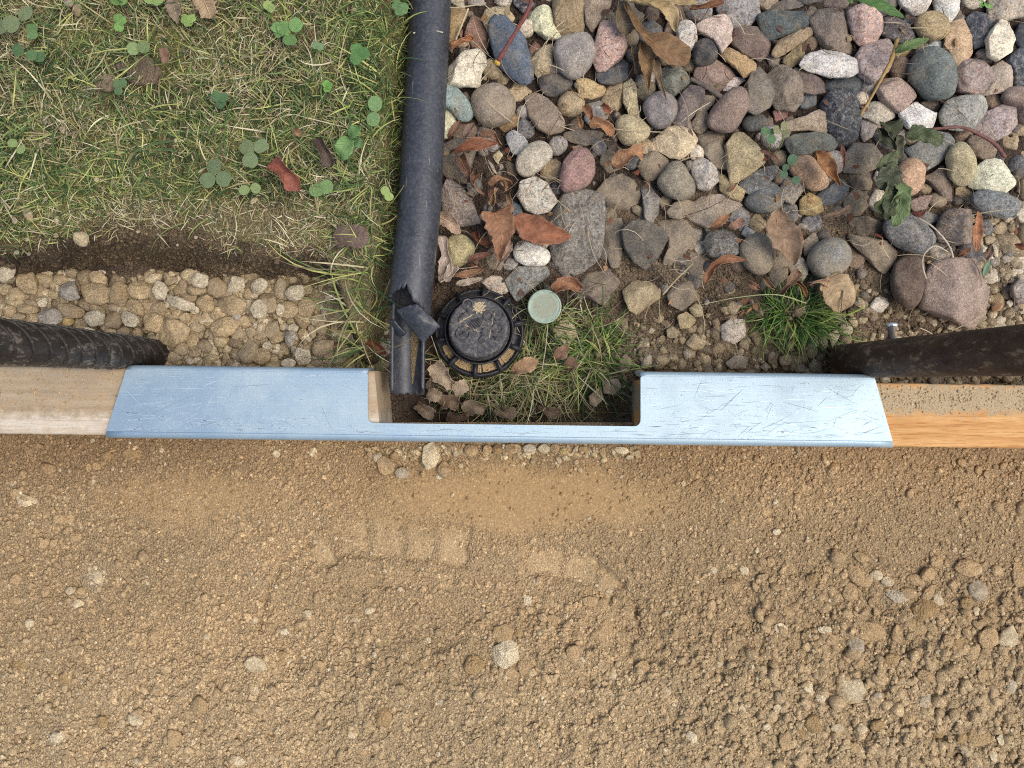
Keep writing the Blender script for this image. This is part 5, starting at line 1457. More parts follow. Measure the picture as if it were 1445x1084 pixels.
# pebbles of the trench: tile coordinates cx,cy,w,h,turn,shape,colour letter
PCOL = {'t': 'b09d7c', 'w': 'c4baa2', 'b': '9d8868', 'g': 'a39d92', 's': 'a8977a', 'y': 'b39f6c', 'k': '8d8068'}
TRENCH = '''M1 20,370,90,110,0,S,w 140,425,90,125,15,S,t 85,490,75,75,0,S,t 345,475,100,105,30,A,g 480,485,160,120,-5,S,t 495,405,105,70,-20,S,t
715,465,125,95,5,R,t 815,470,80,95,10,A,w 605,490,95,115,0,S,b 660,615,120,75,-30,A,w 685,555,100,75,-30,R,t 775,635,110,95,-20,S,t 870,685,165,130,0,S,t
915,535,145,72,-20,A,w 1015,420,95,75,-10,A,w 1000,468,100,50,0,S,t 1100,455,95,95,20,S,b 1200,440,90,88,0,A,w 1320,445,95,70,25,R,w 1180,545,155,92,0,S,t
1318,565,80,95,0,S,w 1360,535,110,105,0,S,s 1430,460,60,110,0,S,s 1430,570,50,70,0,R,w 250,605,120,95,-10,R,g 355,575,130,72,-15,S,b 480,610,100,85,10,A,w
135,565,115,45,-5,R,t 575,620,110,80,0,S,b 470,690,95,52,-38,A,w 600,715,125,60,0,S,s 340,625,75,50,0,R,y 560,680,72,35,0,R,t 625,680,66,60,0,R,b
700,695,48,75,0,R,t 730,750,62,60,-30,R,t 770,725,60,62,0,R,b 920,770,75,55,-25,R,s 990,785,70,50,0,R,s 880,815,80,60,0,S,s 965,830,55,35,0,A,w 980,725,60,72,0,R,t
1045,755,80,60,-35,S,s 1140,655,145,105,15,S,t 1150,725,60,40,0,S,y 1040,535,85,82,20,S,t 1115,590,85,75,0,S,t 1060,560,70,45,10,R,t 905,590,60,60,0,R,t 945,610,60,62,0,R,t
1000,605,60,45,0,R,t 990,570,50,40,0,R,w 1050,600,45,55,0,R,s 1000,660,80,50,0,S,s 1245,630,60,70,0,S,t 1275,685,55,62,-20,R,s 1330,645,50,60,0,S,s 1390,675,75,85,0,S,s
1410,710,85,55,20,S,t 1330,805,95,85,0,R,t 1265,780,95,120,0,S,s 1360,750,50,40,0,A,w 1200,600,55,45,0,A,g 1210,690,70,60,0,S,s 215,530,45,50,-10,S,w 270,490,48,50,0,R,t
235,430,40,55,0,R,b 268,440,35,58,0,R,t 305,415,65,55,0,A,t 410,415,60,55,0,R,b 40,575,80,60,-10,S,t 90,605,70,40,10,S,s 165,610,60,65,0,A,t 160,540,85,45,-15,S,b
195,475,60,58,-20,R,t 870,420,75,40,15,S,s 880,460,60,50,0,S,t 930,450,55,80,0,S,b 955,505,90,50,0,S,b 1260,480,60,72,20,S,b 1150,485,72,50,0,R,s 600,430,70,60,0,S,b
770,580,80,35,0,R,b 740,540,80,62,0,S,b 590,560,80,60,0,S,s 20,470,60,50,0,S,t 70,345,40,30,0,R,w 1440,400,60,40,0,R,t 820,580,60,55,0,R,b 1080,700,60,45,0,S,k
M2 180,465,85,95,0,S,b 240,480,100,78,10,S,w 205,565,112,82,0,S,t 295,555,90,100,10,S,t 130,690,82,90,20,S,s 140,715,70,55,0,S,t 225,660,55,45,0,A,w 280,690,50,60,0,R,t
215,715,65,82,0,A,g 280,805,92,90,0,A,w 205,840,75,50,0,S,w 380,760,110,80,20,S,s 480,800,90,110,-20,S,s 410,800,60,90,0,S,s 325,680,40,72,10,R,s 370,660,60,82,0,S,s
445,830,30,30,0,A,w 350,840,70,45,0,S,k 100,640,60,50,0,S,s 60,690,70,60,0,S,s 30,750,60,55,0,S,k 560,850,60,50,0,S,s'''
SANDP = '''S1 130,745,115,60,-5,A,w 490,570,50,40,-30,R,t 450,580,30,42,0,R,t 470,440,25,25,0,R,w 665,510,95,55,0,S,b 545,515,60,40,0,S,b 1410,505,40,42,30,A,w 1065,545,35,30,0,S,t 300,840,60,52,0,S,t
350,835,55,52,0,S,t 210,965,62,60,-20,S,t 385,930,55,50,0,S,t 95,1040,52,42,0,R,t 75,705,60,42,0,R,t 270,965,40,38,0,R,t 250,680,42,30,15,S,t 60,660,32,30,0,R,g 505,975,34,30,0,R,t 180,900,38,34,30,R,t 120,620,30,28,0,R,t
S2 145,505,40,35,0,S,w 330,500,50,56,35,A,w 265,580,35,26,0,S,t 700,565,75,105,15,A,t 660,525,45,50,0,S,g 745,520,48,42,0,R,b 785,605,75,58,0,R,g 930,522,82,135,0,A,w 1000,590,72,78,20,S,t
890,610,32,30,0,A,t 970,625,32,26,0,A,w 1060,508,28,32,0,A,w 1135,490,75,62,0,R,t 1220,487,45,50,0,R,t 1270,488,60,50,0,R,b 1350,480,88,50,0,R,t 620,510,30,26,0,S,t
S3 170,480,72,42,0,R,g 245,482,66,46,0,S,w 300,480,50,46,0,R,t 345,495,42,36,0,A,y 640,490,76,36,-10,R,w 680,525,42,22,0,R,w 540,495,30,36,0,S,t 1375,800,56,56,0,R,t 1205,855,36,30,0,R,t 1430,905,42,32,0,R,w 775,672,24,20,0,R,t 445,485,50,30,0,R,b
S4 1125,550,36,36,0,R,t 1215,590,40,46,0,S,t 1255,610,36,32,0,R,t 1125,770,40,42,0,R,t 130,800,50,56,0,R,t 180,900,46,36,0,S,w
B4 605,105,145,80,-40,S,t 695,100,62,52,0,S,w 750,130,62,46,0,S,w 560,190,75,88,10,S,t 620,10,90,45,-25,S,s 1170,65,135,90,-10,S,t 1215,180,95,115,10,A,g 800,208,105,58,-12,S,g 965,185,92,60,30,A,t 960,100,72,72,0,S,t 890,125,80,62,0,S,t
945,285,125,112,0,S,b 660,388,168,96,-12,R,t 590,455,76,102,30,S,g 285,455,96,132,0,R,s 555,690,152,132,-10,A,w 940,755,62,108,-20,S,g 860,830,66,66,0,S,s 375,860,92,88,0,R,b 240,945,72,102,-10,S,t 200,785,66,62,0,A,w 345,670,48,66,25,S,w
620,885,56,42,0,R,w 490,880,66,42,0,A,w 700,715,46,36,0,R,g 1205,285,36,52,15,R,w 1150,290,52,32,0,R,b 1155,245,66,62,0,R,b 1010,230,50,72,25,S,w 910,360,112,80,-10,S,s 800,400,50,92,0,S,t 1370,420,92,112,-25,A,w 1265,425,102,112,0,S,t
1110,455,72,62,0,S,b 1180,495,72,62,10,S,t 1150,995,62,56,-20,A,w 1290,1020,40,72,0,A,w 1220,930,130,92,0,S,s 1010,900,66,62,0,R,b 1130,930,50,62,0,S,b 1385,670,52,72,15,S,g 205,370,76,52,-20,S,w 240,290,48,66,15,S,t 340,360,86,62,0,S,t 365,120,62,52,20,S,b
775,950,40,38,0,R,g 950,615,92,52,-10,S,t 770,530,72,56,15,R,b 605,545,62,62,20,S,t 480,740,112,58,-35,S,t 410,725,50,64,-20,S,w 1240,610,60,55,0,S,t 1420,100,70,120,0,S,t 1060,440,50,60,0,S,t 1330,940,45,50,0,A,w 580,980,60,50,0,S,t
430,380,70,40,0,S,w 470,430,60,55,0,S,t 310,905,45,60,0,S,b 700,870,70,60,0,S,b 1000,30,70,50,0,S,t
B3 745,575,84,76,0,A,t 600,612,46,52,0,S,w 290,330,66,60,0,S,t 395,505,72,84,10,S,t 1200,155,82,72,0,R,t 1110,75,36,38,0,R,w 1265,75,60,40,-45,R,w 1360,35,42,52,0,R,t 1400,35,46,56,0,R,t 995,930,62,62,20,S,w 1270,500,56,52,0,R,t 1140,550,46,42,0,R,w
1255,785,42,50,0,S,w 580,182,36,24,10,A,w 205,135,32,28,0,S,w 1425,580,36,26,0,A,w 1435,365,42,42,0,R,w 545,380,100,130,-35,S,t 480,235,80,50,0,S,t 545,240,46,44,0,R,t 665,268,38,30,0,R,t 870,690,50,40,-30,S,w 410,405,40,50,-30,R,t 110,395,50,45,0,R,b 1380,875,46,42,0,A,w
B2 1305,505,145,136,0,A,w 1300,400,122,98,0,A,s 190,390,62,36,-10,S,w 620,282,56,38,0,R,w 610,410,56,62,0,S,t 895,555,52,64,0,R,t 990,562,52,54,0,R,b 1150,560,100,92,0,S,b 495,793,58,56,0,R,t 690,825,82,104,10,S,b 582,535,32,46,0,S,w
30,685,52,66,0,A,w 170,505,50,36,0,R,b 530,915,46,40,0,A,w 1200,740,26,42,0,A,w 980,750,42,40,0,A,g 1410,570,72,84,0,S,t 1340,595,62,46,0,S,t 1170,950,46,40,0,R,t 140,1045,36,46,0,S,w 1180,355,50,42,0,S,t 1425,230,42,62,0,R,w 1380,390,52,56,0,R,t 975,255,42,36,0,R,t
300,300,50,45,0,R,w 545,330,60,22,0,S,w 915,432,40,30,0,R,w 585,1000,50,40,0,S,t 360,560,60,50,0,A,t
B1 80,120,56,60,0,R,t 150,345,50,46,0,R,w 225,180,50,56,0,S,t 70,230,72,42,-10,S,t 355,180,42,46,0,R,w 410,185,52,46,0,R,t 515,330,42,46,0,R,t 395,245,62,46,15,S,w 1010,525,42,40,0,R,t 1300,560,104,82,-15,S,w 1295,685,52,62,0,S,w 1010,765,82,94,20,S,s
875,932,92,84,0,S,t 700,1055,72,42,-15,A,w 1215,1048,76,46,-20,S,w 780,412,62,60,0,S,t 520,850,62,62,0,R,b 690,838,82,56,-25,S,w 622,858,42,46,-20,R,w 1220,540,46,36,0,R,t 1055,410,36,36,0,R,w 495,110,52,72,10,S,w 285,930,78,54,0,S,w 1400,1045,40,45,0,A,w
95,560,70,55,0,S,b 330,630,70,60,0,S,b 1300,330,36,34,0,R,w 1410,1000,50,40,0,S,t'''

def parse_ell(text):
    out = []; tile = None
    for tok in text.split():
        if tok in TILES: tile = tok; continue
        a = tok.split(',')
        ox, oy, sc = TILES[tile]
        out.append((ox + float(a[0]) / sc, oy + float(a[1]) / sc, float(a[2]) / sc, float(a[3]) / sc, float(a[4]), a[5], a[6]))
    keep = []
    for e in out:
        if all(math.hypot(e[0] - q[0], e[1] - q[1]) > 5.5 for q in keep): keep.append(e)
    return keep

DIRS = ['right of', 'above right of', 'above', 'above left of', 'left of', 'below left of', 'below', 'below right of']
CWORD = {'t': 'tan', 'w': 'pale', 'b': 'brown', 'g': 'greyish', 's': 'dusty', 'y': 'yellowish', 'k': 'dull'}
def shape_word(w, h, kind):
    r = max(w, h) / min(w, h)
    s = {'R': 'round', 'S': 'lumpy', 'A': 'angular'}[kind]
    return ('long ' if r > 1.55 else '') + s
ORD = ['', 'second nearest, ', 'third nearest, ', 'fourth nearest, ', 'fifth nearest, ', 'sixth nearest, ', 'seventh nearest, ', 'eighth nearest, ']
def pebble_labels(lst, marks, noun, place):
    rows = []
    for i, (x, y, w, h, a, k, c) in enumerate(lst):
        s = math.sqrt(w * h)
        size = 'tiny' if s < 11 else 'small' if s < 17 else 'middling' if s < 25 else 'large'
        best = min(marks, key=lambda m: math.hypot(m[0] - x, m[1] - y) if math.hypot(m[0] - x, m[1] - y) > 4 else 1e9)
        dx, dy = x - best[0], best[1] - y
        d = DIRS[int(((math.degrees(math.atan2(dy, dx)) + 360 + 22.5) % 360) // 45)]
        nn = noun or ('sand clod' if c in 'tbs' and y > 672 else 'pebble')
        rows.append([f'{size} {CWORD[c]} {shape_word(w, h, k)} {nn}', f'{d} {best[2]}', math.hypot(dx, dy)])
    from collections import defaultdict
    g = defaultdict(list)
    for i, r in enumerate(rows): g[r[0] + '|' + r[1]].append(i)
    labs = [None] * len(rows)
    for key, ids in g.items():
        ids.sort(key=lambda i: rows[i][2])
        for q, i in enumerate(ids):
            labs[i] = f'{rows[i][0]}, {"" if q == 0 else ORD[q]}{rows[i][1]}'
    for i, (x, y, w, h, a, k, c) in enumerate(lst):
        for m in marks:
            if math.hypot(m[0] - x, m[1] - y) <= 4 and len(m) == 3: labs[i] = m[2].replace('the ', '', 1) + place
    return labs
def ell_poly(x, y, w, h, ang, kind, seed):
    r = np.random.default_rng(seed); m = {'R': 10, 'S': 8, 'A': 6}[kind]
    j = {'R': 0.05, 'S': 0.13, 'A': 0.2}[kind]
    t = np.linspace(0, 2 * np.pi, m, endpoint=False) + r.uniform(-0.25, 0.25, m) * (kind != 'R') + r.uniform(0, 6)
    rad = 1.03 + r.uniform(-j, j, m)
    X = 0.5 * w * rad * np.cos(t); Y = 0.5 * h * rad * np.sin(t); a = math.radians(-ang)
    return [(x + px * math.cos(a) - py * math.sin(a), y + px * math.sin(a) + py * math.cos(a)) for px, py in zip(X, Y)]

TM = [(60, 470, 'the black ribbed stake'), (240.8, 469.6, 'the large dented pebble'), (133, 414, 'the big sandy pebble'), (282, 396, 'the topmost white pebble'),
      (180, 449, 'the white wedge pebble'), (350, 514, 'the bracket edge'), (330, 430, 'the broad flat tan pebble'), (420, 405, 'the dark soil corner'),
      (470, 490, 'the pipe grass'), (38, 397, 'the tall tan pebble'), (197, 408, 'the smooth dome pebble'), (408, 478, 'the grey white chip'), (70, 447, 'the grey speckled pebble')]
add_gap_stones()
TL = parse_ell(TRENCH)
for (x, y, w, h, a, k, c), lab in zip(TL, pebble_labels(TL, TM, 'pebble', ' among the trench pebbles')):
    s = max(w, h)
    zb = -0.004 + (0.007 if s > 26 else 0.004 if s > 17 else 0.002) + (0.004 if c in 'wg' else 0) + (0.008 if y < 385 else 0)
    add_stone('pebble', ell_poly(x, y, w, h, a, k, int(x * 31 + y)), zb, {'R': 'S', 'S': 'A', 'A': 'A'}[k], MAT_DUSTY if c in 'sbk' else MAT_STONE, PCOL[c], lab, 'pebble', 'pebbles in the gravel trench')
SM = [(708, 924, 'the biggest white stone'), (1199, 975, 'the white rough stone'), (1228, 891, 'the smooth tan stone'), (36, 706, 'the white half moon stone'), (607, 645, 'the tall cream stone'),
      (134, 813, 'the pale flat stone'), (76, 1041, 'the pale lower left stone'), (1307, 863, 'the round brown stone'), (1124, 910, 'the grey oval stone'), (560, 760, 'the boot tread marks'), (830, 800, 'the heel mark'),
      (1426, 720, 'the upper right sand corner'), (403, 892, 'the white chip'), (906, 943, 'the square tan stone'), (1305, 995, 'the long grey stone'), (880, 632, 'the flat white pebble'),
      (245, 1030, 'the dark hollow'), (1380, 835, 'the pale grey stone'), (1149, 1023, 'the brown dome'), (500, 690, 'the smooth raked patch'), (357, 970, 'the lower left white chip'), (1025, 828, 'the round tan stone'), (540, 1005, 'the egg shaped pebble'), (1370, 1042, 'the broad dusty corner stone')]
SL = parse_ell(SANDP)
for (x, y, w, h, a, k, c), lab in zip(SL, pebble_labels(SL, SM, None, ' half sunk in sand')):
    zb = float(sand_z(np.array([x]), np.array([y]))[0]) + 0.0004 + 0.00006 * min(w, h) + (0.0022 if y < 672 and 520 < x < 900 else 0) + 0.0009 * float(smooth(980, 1150, x))
    col = {'t': 'ab9069', 'b': '9c8159', 's': 'a58b64', 'w': 'c8b795', 'g': 'ab9d84', 'y': 'b59f6c', 'k': '98835f'}[c]
    isc = c in 'tbs' and y > 672
    add_stone('sand_clod' if isc else 'pebble', ell_poly(x, y, w, h, a, k, int(x * 37 + y)), zb - 0.0004, {'R': 'S', 'S': 'A', 'A': 'A'}[k], MAT_CLOD if (c in 'tsbk' or int(x) % 3 == 0) and y > 672 else MAT_STONE, col, lab, 'clod' if isc else 'pebble', 'clods lying in the sand' if isc else 'pebbles lying in the sand', 0.36)

# ------------------------------------------------------------------ leaves
def leaf_mesh(name, spine_px, width, z0, z1, lift, prof, fold, curl, twist, mat, seed, n=22, m=9, crump=0.0012, thick=0.00025):
    r = np.random.default_rng(seed)
    sp = catmull(spine_px, n)
    t = np.linspace(0, 1, n)
    zc = z0 + (z1 - z0) * t + lift * np.sin(np.pi * t)
    f = S * (D - zc) / D
    c = np.stack([(sp[:, 0] - CX) * f, (CY - sp[:, 1]) * f, zc], -1)
    tan = np.gradient(c, axis=0); tan /= np.linalg.norm(tan, axis=1)[:, None]
    side = np.cross(np.array([0, 0, 1.0]), tan); side /= np.linalg.norm(side, axis=1)[:, None] + 1e-9
    up = np.cross(tan, side)
    if prof == 'o': w = np.sin(np.pi * t ** 0.85) ** 0.75
    elif prof == 's': w = np.where(t < 0.45, 0.16 + 0.5 * t, 0.385 + 0.615 * np.sin(np.pi * np.clip((t - 0.45) / 0.55, 0, 1) ** 0.9) ** 0.8) * np.where(t > 0.97, 0.5, 1)
    elif prof == 't': w = (1 - t) ** 0.7 * np.minimum(1, t * 14 + 0.25) + 0.03
    elif prof == 'r': w = np.sqrt(np.clip(1 - (2 * t - 1) ** 2, 0.0, 1)) ** 0.85
    else: w = np.minimum(1, np.minimum(t, 1 - t) * 6 + 0.2) * (0.85 + 0.3 * vnoise(t * 6 + seed, t * 0, seed))
    w = w + 0.02
    wm = width * pxm(z0) * 0.5
    vs = np.linspace(-1, 1, m)
    edge = 1 + 0.07 * np.sin(t * 37 + seed) + 0.05 * r.normal(size=n)
    V = []; C = []
    for i in range(n):
        tw = twist * (t[i] - 0.5)
        s2 = side[i] * math.cos(tw) + up[i] * math.sin(tw); u2 = np.cross(tan[i], s2)
        for v in vs:
            a = abs(v)
            x = v * wm * w[i] * (edge[i] if a > 0.9 else 1)
            ang = fold + curl * a * (1 + 0.5 * math.sin(7 * t[i] + seed))
            V.append(c[i] + s2 * x * math.cos(ang) + u2 * a * wm * w[i] * math.sin(ang))
            C.append((t[i], 0.5 + 0.5 * v, 0))
    V = np.array(V)
    k = 1e4
    V[:, 2] += crump * fbm(V[:, 0] * k + seed * 31, V[:, 1] * k, 62, 3, seed % 97)
    V[:, 0] += 0.4 * crump * fbm(V[:, 0] * k + seed * 13, V[:, 1] * k, 50, 2, seed % 89)
    org = c[n // 2].copy()
    me = make_mesh(name, V - org, [grid_faces(n, m)], mat, np.array(C))
    return me, org, c - org

_ls = [500]
def add_leaf(spine, width, color, label, z=0.022, lift=0.003, prof='o', fold=0.25, curl=0.25, twist=0.3, cat='leaf', green=False, group=None, z1=None, crump=0.0012, name='leaf', parent=None):
    _ls[0] += 1
    if not green: width = width * 1.16; crump = crump * 1.25
    me, org, c = leaf_mesh(name, spine, width, z, z if z1 is None else z1, lift, prof, fold, curl, twist, MAT_GREEN if green else MAT_DRY, _ls[0], crump=crump)
    o = obj(name, me, parent, org, label if parent is None else None, cat if parent is None else None, group)
    lc = np.array(hexlin(color)); lum = lc.mean()
    lc = lc * 0.66 + lum * 0.34 * np.array([1.0, 1.02, 0.8]) if green else lc * 0.74 + lum * 0.26 * np.array([1.15, 1.0, 0.85])
    o.color = (*lc, 1)
    add_mod(o, 'SOLIDIFY', thickness=0.00025, offset=0)
    if parent is None and width > 17 and not green:
        V, F = tube_arrays(c + np.array([0, 0, 0.0001]), np.linspace(0.0004, 0.00015, len(c)), 5)
        mo = obj('midrib', make_mesh('midrib', V, F, MAT_TWIG), o)
        mo.color = (*[min(1, x * 1.25) for x in hexlin(color)], 1)
    return o

G_LEAF = 'dry leaves among the stones'
L = add_leaf
L([(882, 4), (906, 46), (937, 68), (974, 84)], 34, '80603a', 'long brown spatula shaped leaf lying across the withered pile near the top', .034, .004, 's', .1, .3, .3, group=G_LEAF)
L([(882, 2), (915, 7), (944, 18), (954, 46)], 26, 'b39d6c', 'pale yellow folded leaf at the top of the withered pile', .036, .004, 'o', .35, .5, .9, group=G_LEAF)
L([(872, 6), (878, 28), (888, 48)], 26, '71644f', 'grey brown shrivelled leaf under the long spatula leaf', .028, .003, 'x', .3, .6, .7, group=G_LEAF)
L([(904, 60), (911, 88), (915, 128)], 24, '8c6c42', 'hanging brown leaf below the spatula leaf, ending in an ochre tip', .030, .002, 'o', .4, .5, .4, group=G_LEAF)
L([(922, 84), (929, 111), (941, 141)], 14, '7f6a50', 'thin grey brown leaf with a thread like tip, right of the hanging leaf', .031, .003, 't', .4, .4, .4, group=G_LEAF)
L([(893, 64), (899, 106)], 17, '6b5b48', 'dark limp leaf left of the hanging brown leaf', .027, .002, 'o', .5, .5, .3, group=G_LEAF)
L([(900, -12), (935, -3), (985, 4)], 20, 'a08a5c', 'tan leaf cut by the top edge above the withered pile', .034, .002, 'o', .2, .3, .2, group=G_LEAF)
L([(974, 14), (996, 10), (1021, 3)], 12, '86583a', 'small rusty leaf at the top edge, right of the withered pile', .030, .002, 'x', .4, .6, .3, group=G_LEAF)
L([(641, 217), (668, 206), (703, 202)], 20, '8c5638', 'folded russet leaf lying over the dark dusty stone by the pipe', .034, .003, 'o', .25, .6, .5, group=G_LEAF)
L([(648, 222), (657, 240), (664, 258)], 22, '705040', 'dark brown lower half of a leaf under the folded russet leaf', .030, .002, 't', .5, .3, .4, group=G_LEAF)
L([(678, 192), (695, 193), (708, 206)], 15, '8e6a52', 'small reddish brown leaf above the folded russet leaf', .030, .003, 'x', .5, .6, .6, group=G_LEAF)
L([(670, 246), (668, 262), (684, 276)], 18, '7f5e46', 'curled brown leaf at the left of the crumpled clump', .031, .004, 'x', .6, .8, 1.0, group=G_LEAF)
L([(687, 233), (694, 236), (700, 248)], 16, 'ab9d88', 'pale grey curled leaf on top of the crumpled clump', .036, .004, 'r', .6, .8, .8, group=G_LEAF)
L([(692, 264), (706, 254), (717, 260)], 24, '9d724a', 'crumpled orange brown leaf in the middle of the clump', .035, .004, 'x', .7, .8, 1.2, group=G_LEAF)
L([(698, 270), (697, 286)], 16, 'a3835a', 'tan scrap of leaf at the lower end of the clump', .034, .004, 'x', .7, .8, 1.2, group=G_LEAF)
L([(714, 274), (720, 290), (722, 302)], 9, '9a7a58', 'narrow brown leaf strip linking the clump to the triangular leaf', .032, .003, 'x', .4, .5, .6, group=G_LEAF)
L([(698, 300), (708, 329), (705, 368)], 50, '9c6d4a', 'triangular brown leaf pointing down above the yellow cone stone', .034, .003, 't', .25, .3, .5, group=G_LEAF)
L([(724, 307), (762, 329), (806, 334)], 38, '9d6140', 'long russet leaf pointing right over the white rounded stone', .036, .003, 'o', .2, .35, .5, group=G_LEAF)
L([(616, 304), (634, 314), (649, 330)], 24, 'b39982', 'pale pinkish tan leaf against the pipe above the yellow cone stone', .028, .003, 'o', .2, .4, .3, group=G_LEAF)
L([(622, 333), (628, 360), (632, 398)], 20, 'b8a99f', 'pale pink grey leaf along the pipe left of the yellow cone stone', .028, .003, 'x', .3, .5, .6, group=G_LEAF)
L([(620, 398), (634, 388), (640, 374)], 16, 'b5a79a', 'pale grey leaf curled up against the pipe near its torn end', .030, .003, 'x', .3, .6, .6, group=G_LEAF)
L([(636, 391), (655, 388), (681, 381)], 14, 'a37a58', 'tan brown rolled leaf behind the black cover', .028, .003, 'x', .5, .7, .5, group=G_LEAF)
L([(643, 402), (660, 398), (681, 393)], 9, 'b8ac9c', 'whitish strip of leaf right behind the black cover', .026, .002, 'x', .3, .5, .3, group=G_LEAF)
L([(720, 340), (712, 360), (700, 380)], 15, 'ab9585', 'pale leaf trailing below the triangular leaf', .028, .003, 'o', .4, .5, .5, group=G_LEAF)
L([(660, 368), (678, 362), (697, 357)], 12, '8c6050', 'dull red narrow leaf right of the yellow cone stone', .026, .002, 'o', .4, .4, .3, group=G_LEAF)
L([(668, 328), (676, 340), (690, 342)], 17, '7b4730', 'dark red brown leaf in the shadow left of the triangular leaf', .024, .003, 'x', .4, .6, .5, group=G_LEAF)
L([(637, 70), (652, 60), (668, 55)], 18, 'b57544', 'bright orange rolled leaf beside the top of the pipe', .038, .003, 'x', .6, .9, .5, group=G_LEAF)
L([(634, 196), (641, 184), (650, 169)], 14, '86614d', 'small brown leaf standing beside the pale yellow stone', .030, .003, 'o', .4, .5, .4, group=G_LEAF)
L([(656, 195), (661, 184), (669, 174)], 13, '907566', 'small greyish pink leaf right of the standing brown leaf', .029, .003, 'o', .4, .5, .4, group=G_LEAF)
L([(824, 150), (830, 160), (836, 170)], 13, 'a06e48', 'small orange leaf scrap, upper left of a pair', .024, .003, 'x', .4, .5, .5, group=G_LEAF)
L([(832, 174), (848, 176), (866, 189)], 18, 'ac7c54', 'orange tan leaf scrap, lower right of a pair', .026, .003, 'x', .3, .4, .4, group=G_LEAF)
L([(865, 236), (884, 222), (893, 216), (908, 216)], 24, 'ae8058', 'crumpled light orange leaf with a long stalk, below the round yellowish stone', .027, .004, 'x', .3, .5, .5, group=G_LEAF)
L([(815, 164), (820, 182)], 8, '9c6e42', 'narrow orange leaf strip left of the orange leaf pair', .024, .002, 'o', .4, .4, .3, group=G_LEAF)
L([(849, 149), (861, 159)], 10, '8f5036', 'small red leaf scrap above the orange leaf pair', .024, .002, 'x', .4, .4, .3, group=G_LEAF)
L([(855, 192), (862, 204), (873, 216)], 14, '50453d', 'dark wet leaf right of the dark flat stone', .022, .002, 'o', .3, .3, .3, group=G_LEAF)
L([(1149, 214), (1164, 234), (1186, 263)], 26, 'a2703e', 'curled orange leaf in the stones right of centre', .036, .003, 'o', .45, .5, .6, group=G_LEAF)
L([(1186, 201), (1189, 220), (1190, 240)], 7, '7d4c3b', 'thin reddish leaf stalk standing beside the curled orange leaf', .036, .003, 'o', .4, .4, .3, group=G_LEAF)
L([(1072, 212), (1088, 220), (1103, 232)], 7, '805848', 'narrow brown leaf beside the clover seedling', .030, .002, 'o', .4, .4, .3, group=G_LEAF)
L([(994, 400), (1004, 378), (1024, 366), (1052, 367)], 18, '9f6c4a', 'russet crescent shaped leaf on the soil slope', .026, .004, 'o', .4, .5, .4, group=G_LEAF)
L([(1005, 322), (1016, 313), (1029, 303)], 12, 'ab774d', 'small orange leaf left above the cube shaped stone', .026, .003, 'o', .3, .4, .3, group=G_LEAF)
L([(1028, 322), (1040, 317), (1048, 310)], 11, 'a9826b', 'small pinkish leaf above the cube shaped stone', .024, .003, 'x', .3, .4, .3, group=G_LEAF)
L([(1099, 296), (1097, 322), (1113, 348), (1120, 375)], 42, '967a5e', 'big folded tan leaf standing among the stones', .034, .005, 'o', .3, .35, .4, group=G_LEAF)
L([(1125, 382), (1114, 398), (1101, 415)], 18, '886a51', 'brown leaf stub below the folded tan leaf', .026, .003, 'x', .4, .6, .4, group=G_LEAF)
L([(1130, 326), (1128, 345), (1122, 366)], 6, 'b4652f', 'thin bright orange leaf edge beside the folded tan leaf', .036, .003, 'o', .2, .3, .3, group=G_LEAF)
L([(1118, 397), (1130, 404), (1139, 420)], 13, '9e6a36', 'small orange curled leaf above the grass tuft', .026, .003, 'o', .5, .6, .4, group=G_LEAF)
L([(1139, 402), (1154, 398), (1170, 401)], 12, 'ae8b6f', 'pinkish tan rolled leaf below the round blue grey stone', .026, .003, 'x', .5, .7, .3, group=G_LEAF)
L([(1162, 394), (1180, 410), (1190, 438)], 40, 'b3996f', 'round tan leaf with a ragged edge right of the grass tuft', .026, .003, 'r', .1, .25, .2, group=G_LEAF)
L([(1055, 400), (1062, 404), (1070, 408)], 11, '9f7659', 'small brown curled leaf under the sandy coated stone', .022, .003, 'x', .5, .6, .3, group=G_LEAF)
L([(1079, 394), (1085, 402), (1091, 408)], 11, 'a4835f', 'tiny tan leaf left of the brown leaf stub', .022, .003, 'x', .5, .6, .3, group=G_LEAF)
L([(1192, 427), (1203, 425)], 9, 'ab8b6a', 'tiny beige leaf beside the round tan leaf', .020, .002, 'o', .3, .3, .3, group=G_LEAF)
L([(1160, 308), (1185, 301), (1203, 290)], 9, '8b7460', 'dull brown stringy leaf above the triangular slab', .026, .002, 'x', .4, .4, .3, group=G_LEAF)
L([(1380, 298), (1377, 329), (1378, 356)], 17, 'b1744a', 'narrow orange leaf standing near the right edge', .032, .003, 'o', .25, .3, .4, group=G_LEAF)
L([(1352, 362), (1361, 356), (1370, 349)], 9, '935e3b', 'small brown leaf left of the tip of the narrow orange leaf', .024, .002, 'o', .4, .4, .3, group=G_LEAF)
L([(1286, 300), (1296, 303), (1307, 297)], 8, '6d3229', 'small dark red leaf scrap above the large smooth grey stone', .026, .002, 'o', .3, .4, .3, group=G_LEAF)
L([(1391, 366), (1396, 356), (1399, 347)], 9, '806857', 'small grey brown leaf right of the large block', .022, .002, 'o', .4, .4, .3, group=G_LEAF)
L([(1432, 345), (1440, 350), (1452, 353)], 10, '8d4e32', 'red leaf cut by the right edge', .024, .002, 'o', .4, .4, .3, group=G_LEAF)
L([(381, 230), (401, 243), (423, 268)], 27, '96503e', 'red brown curled leaf lying on the lawn', .058, .003, 'x', .3, .45, .7, group='dry leaves on the lawn')
L([(446, 197), (458, 214), (467, 236)], 22, '5e4f45', 'dark brown shrivelled leaf on the lawn near the shiny plantain', .056, .003, 'x', .4, .5, .5, group='dry leaves on the lawn')
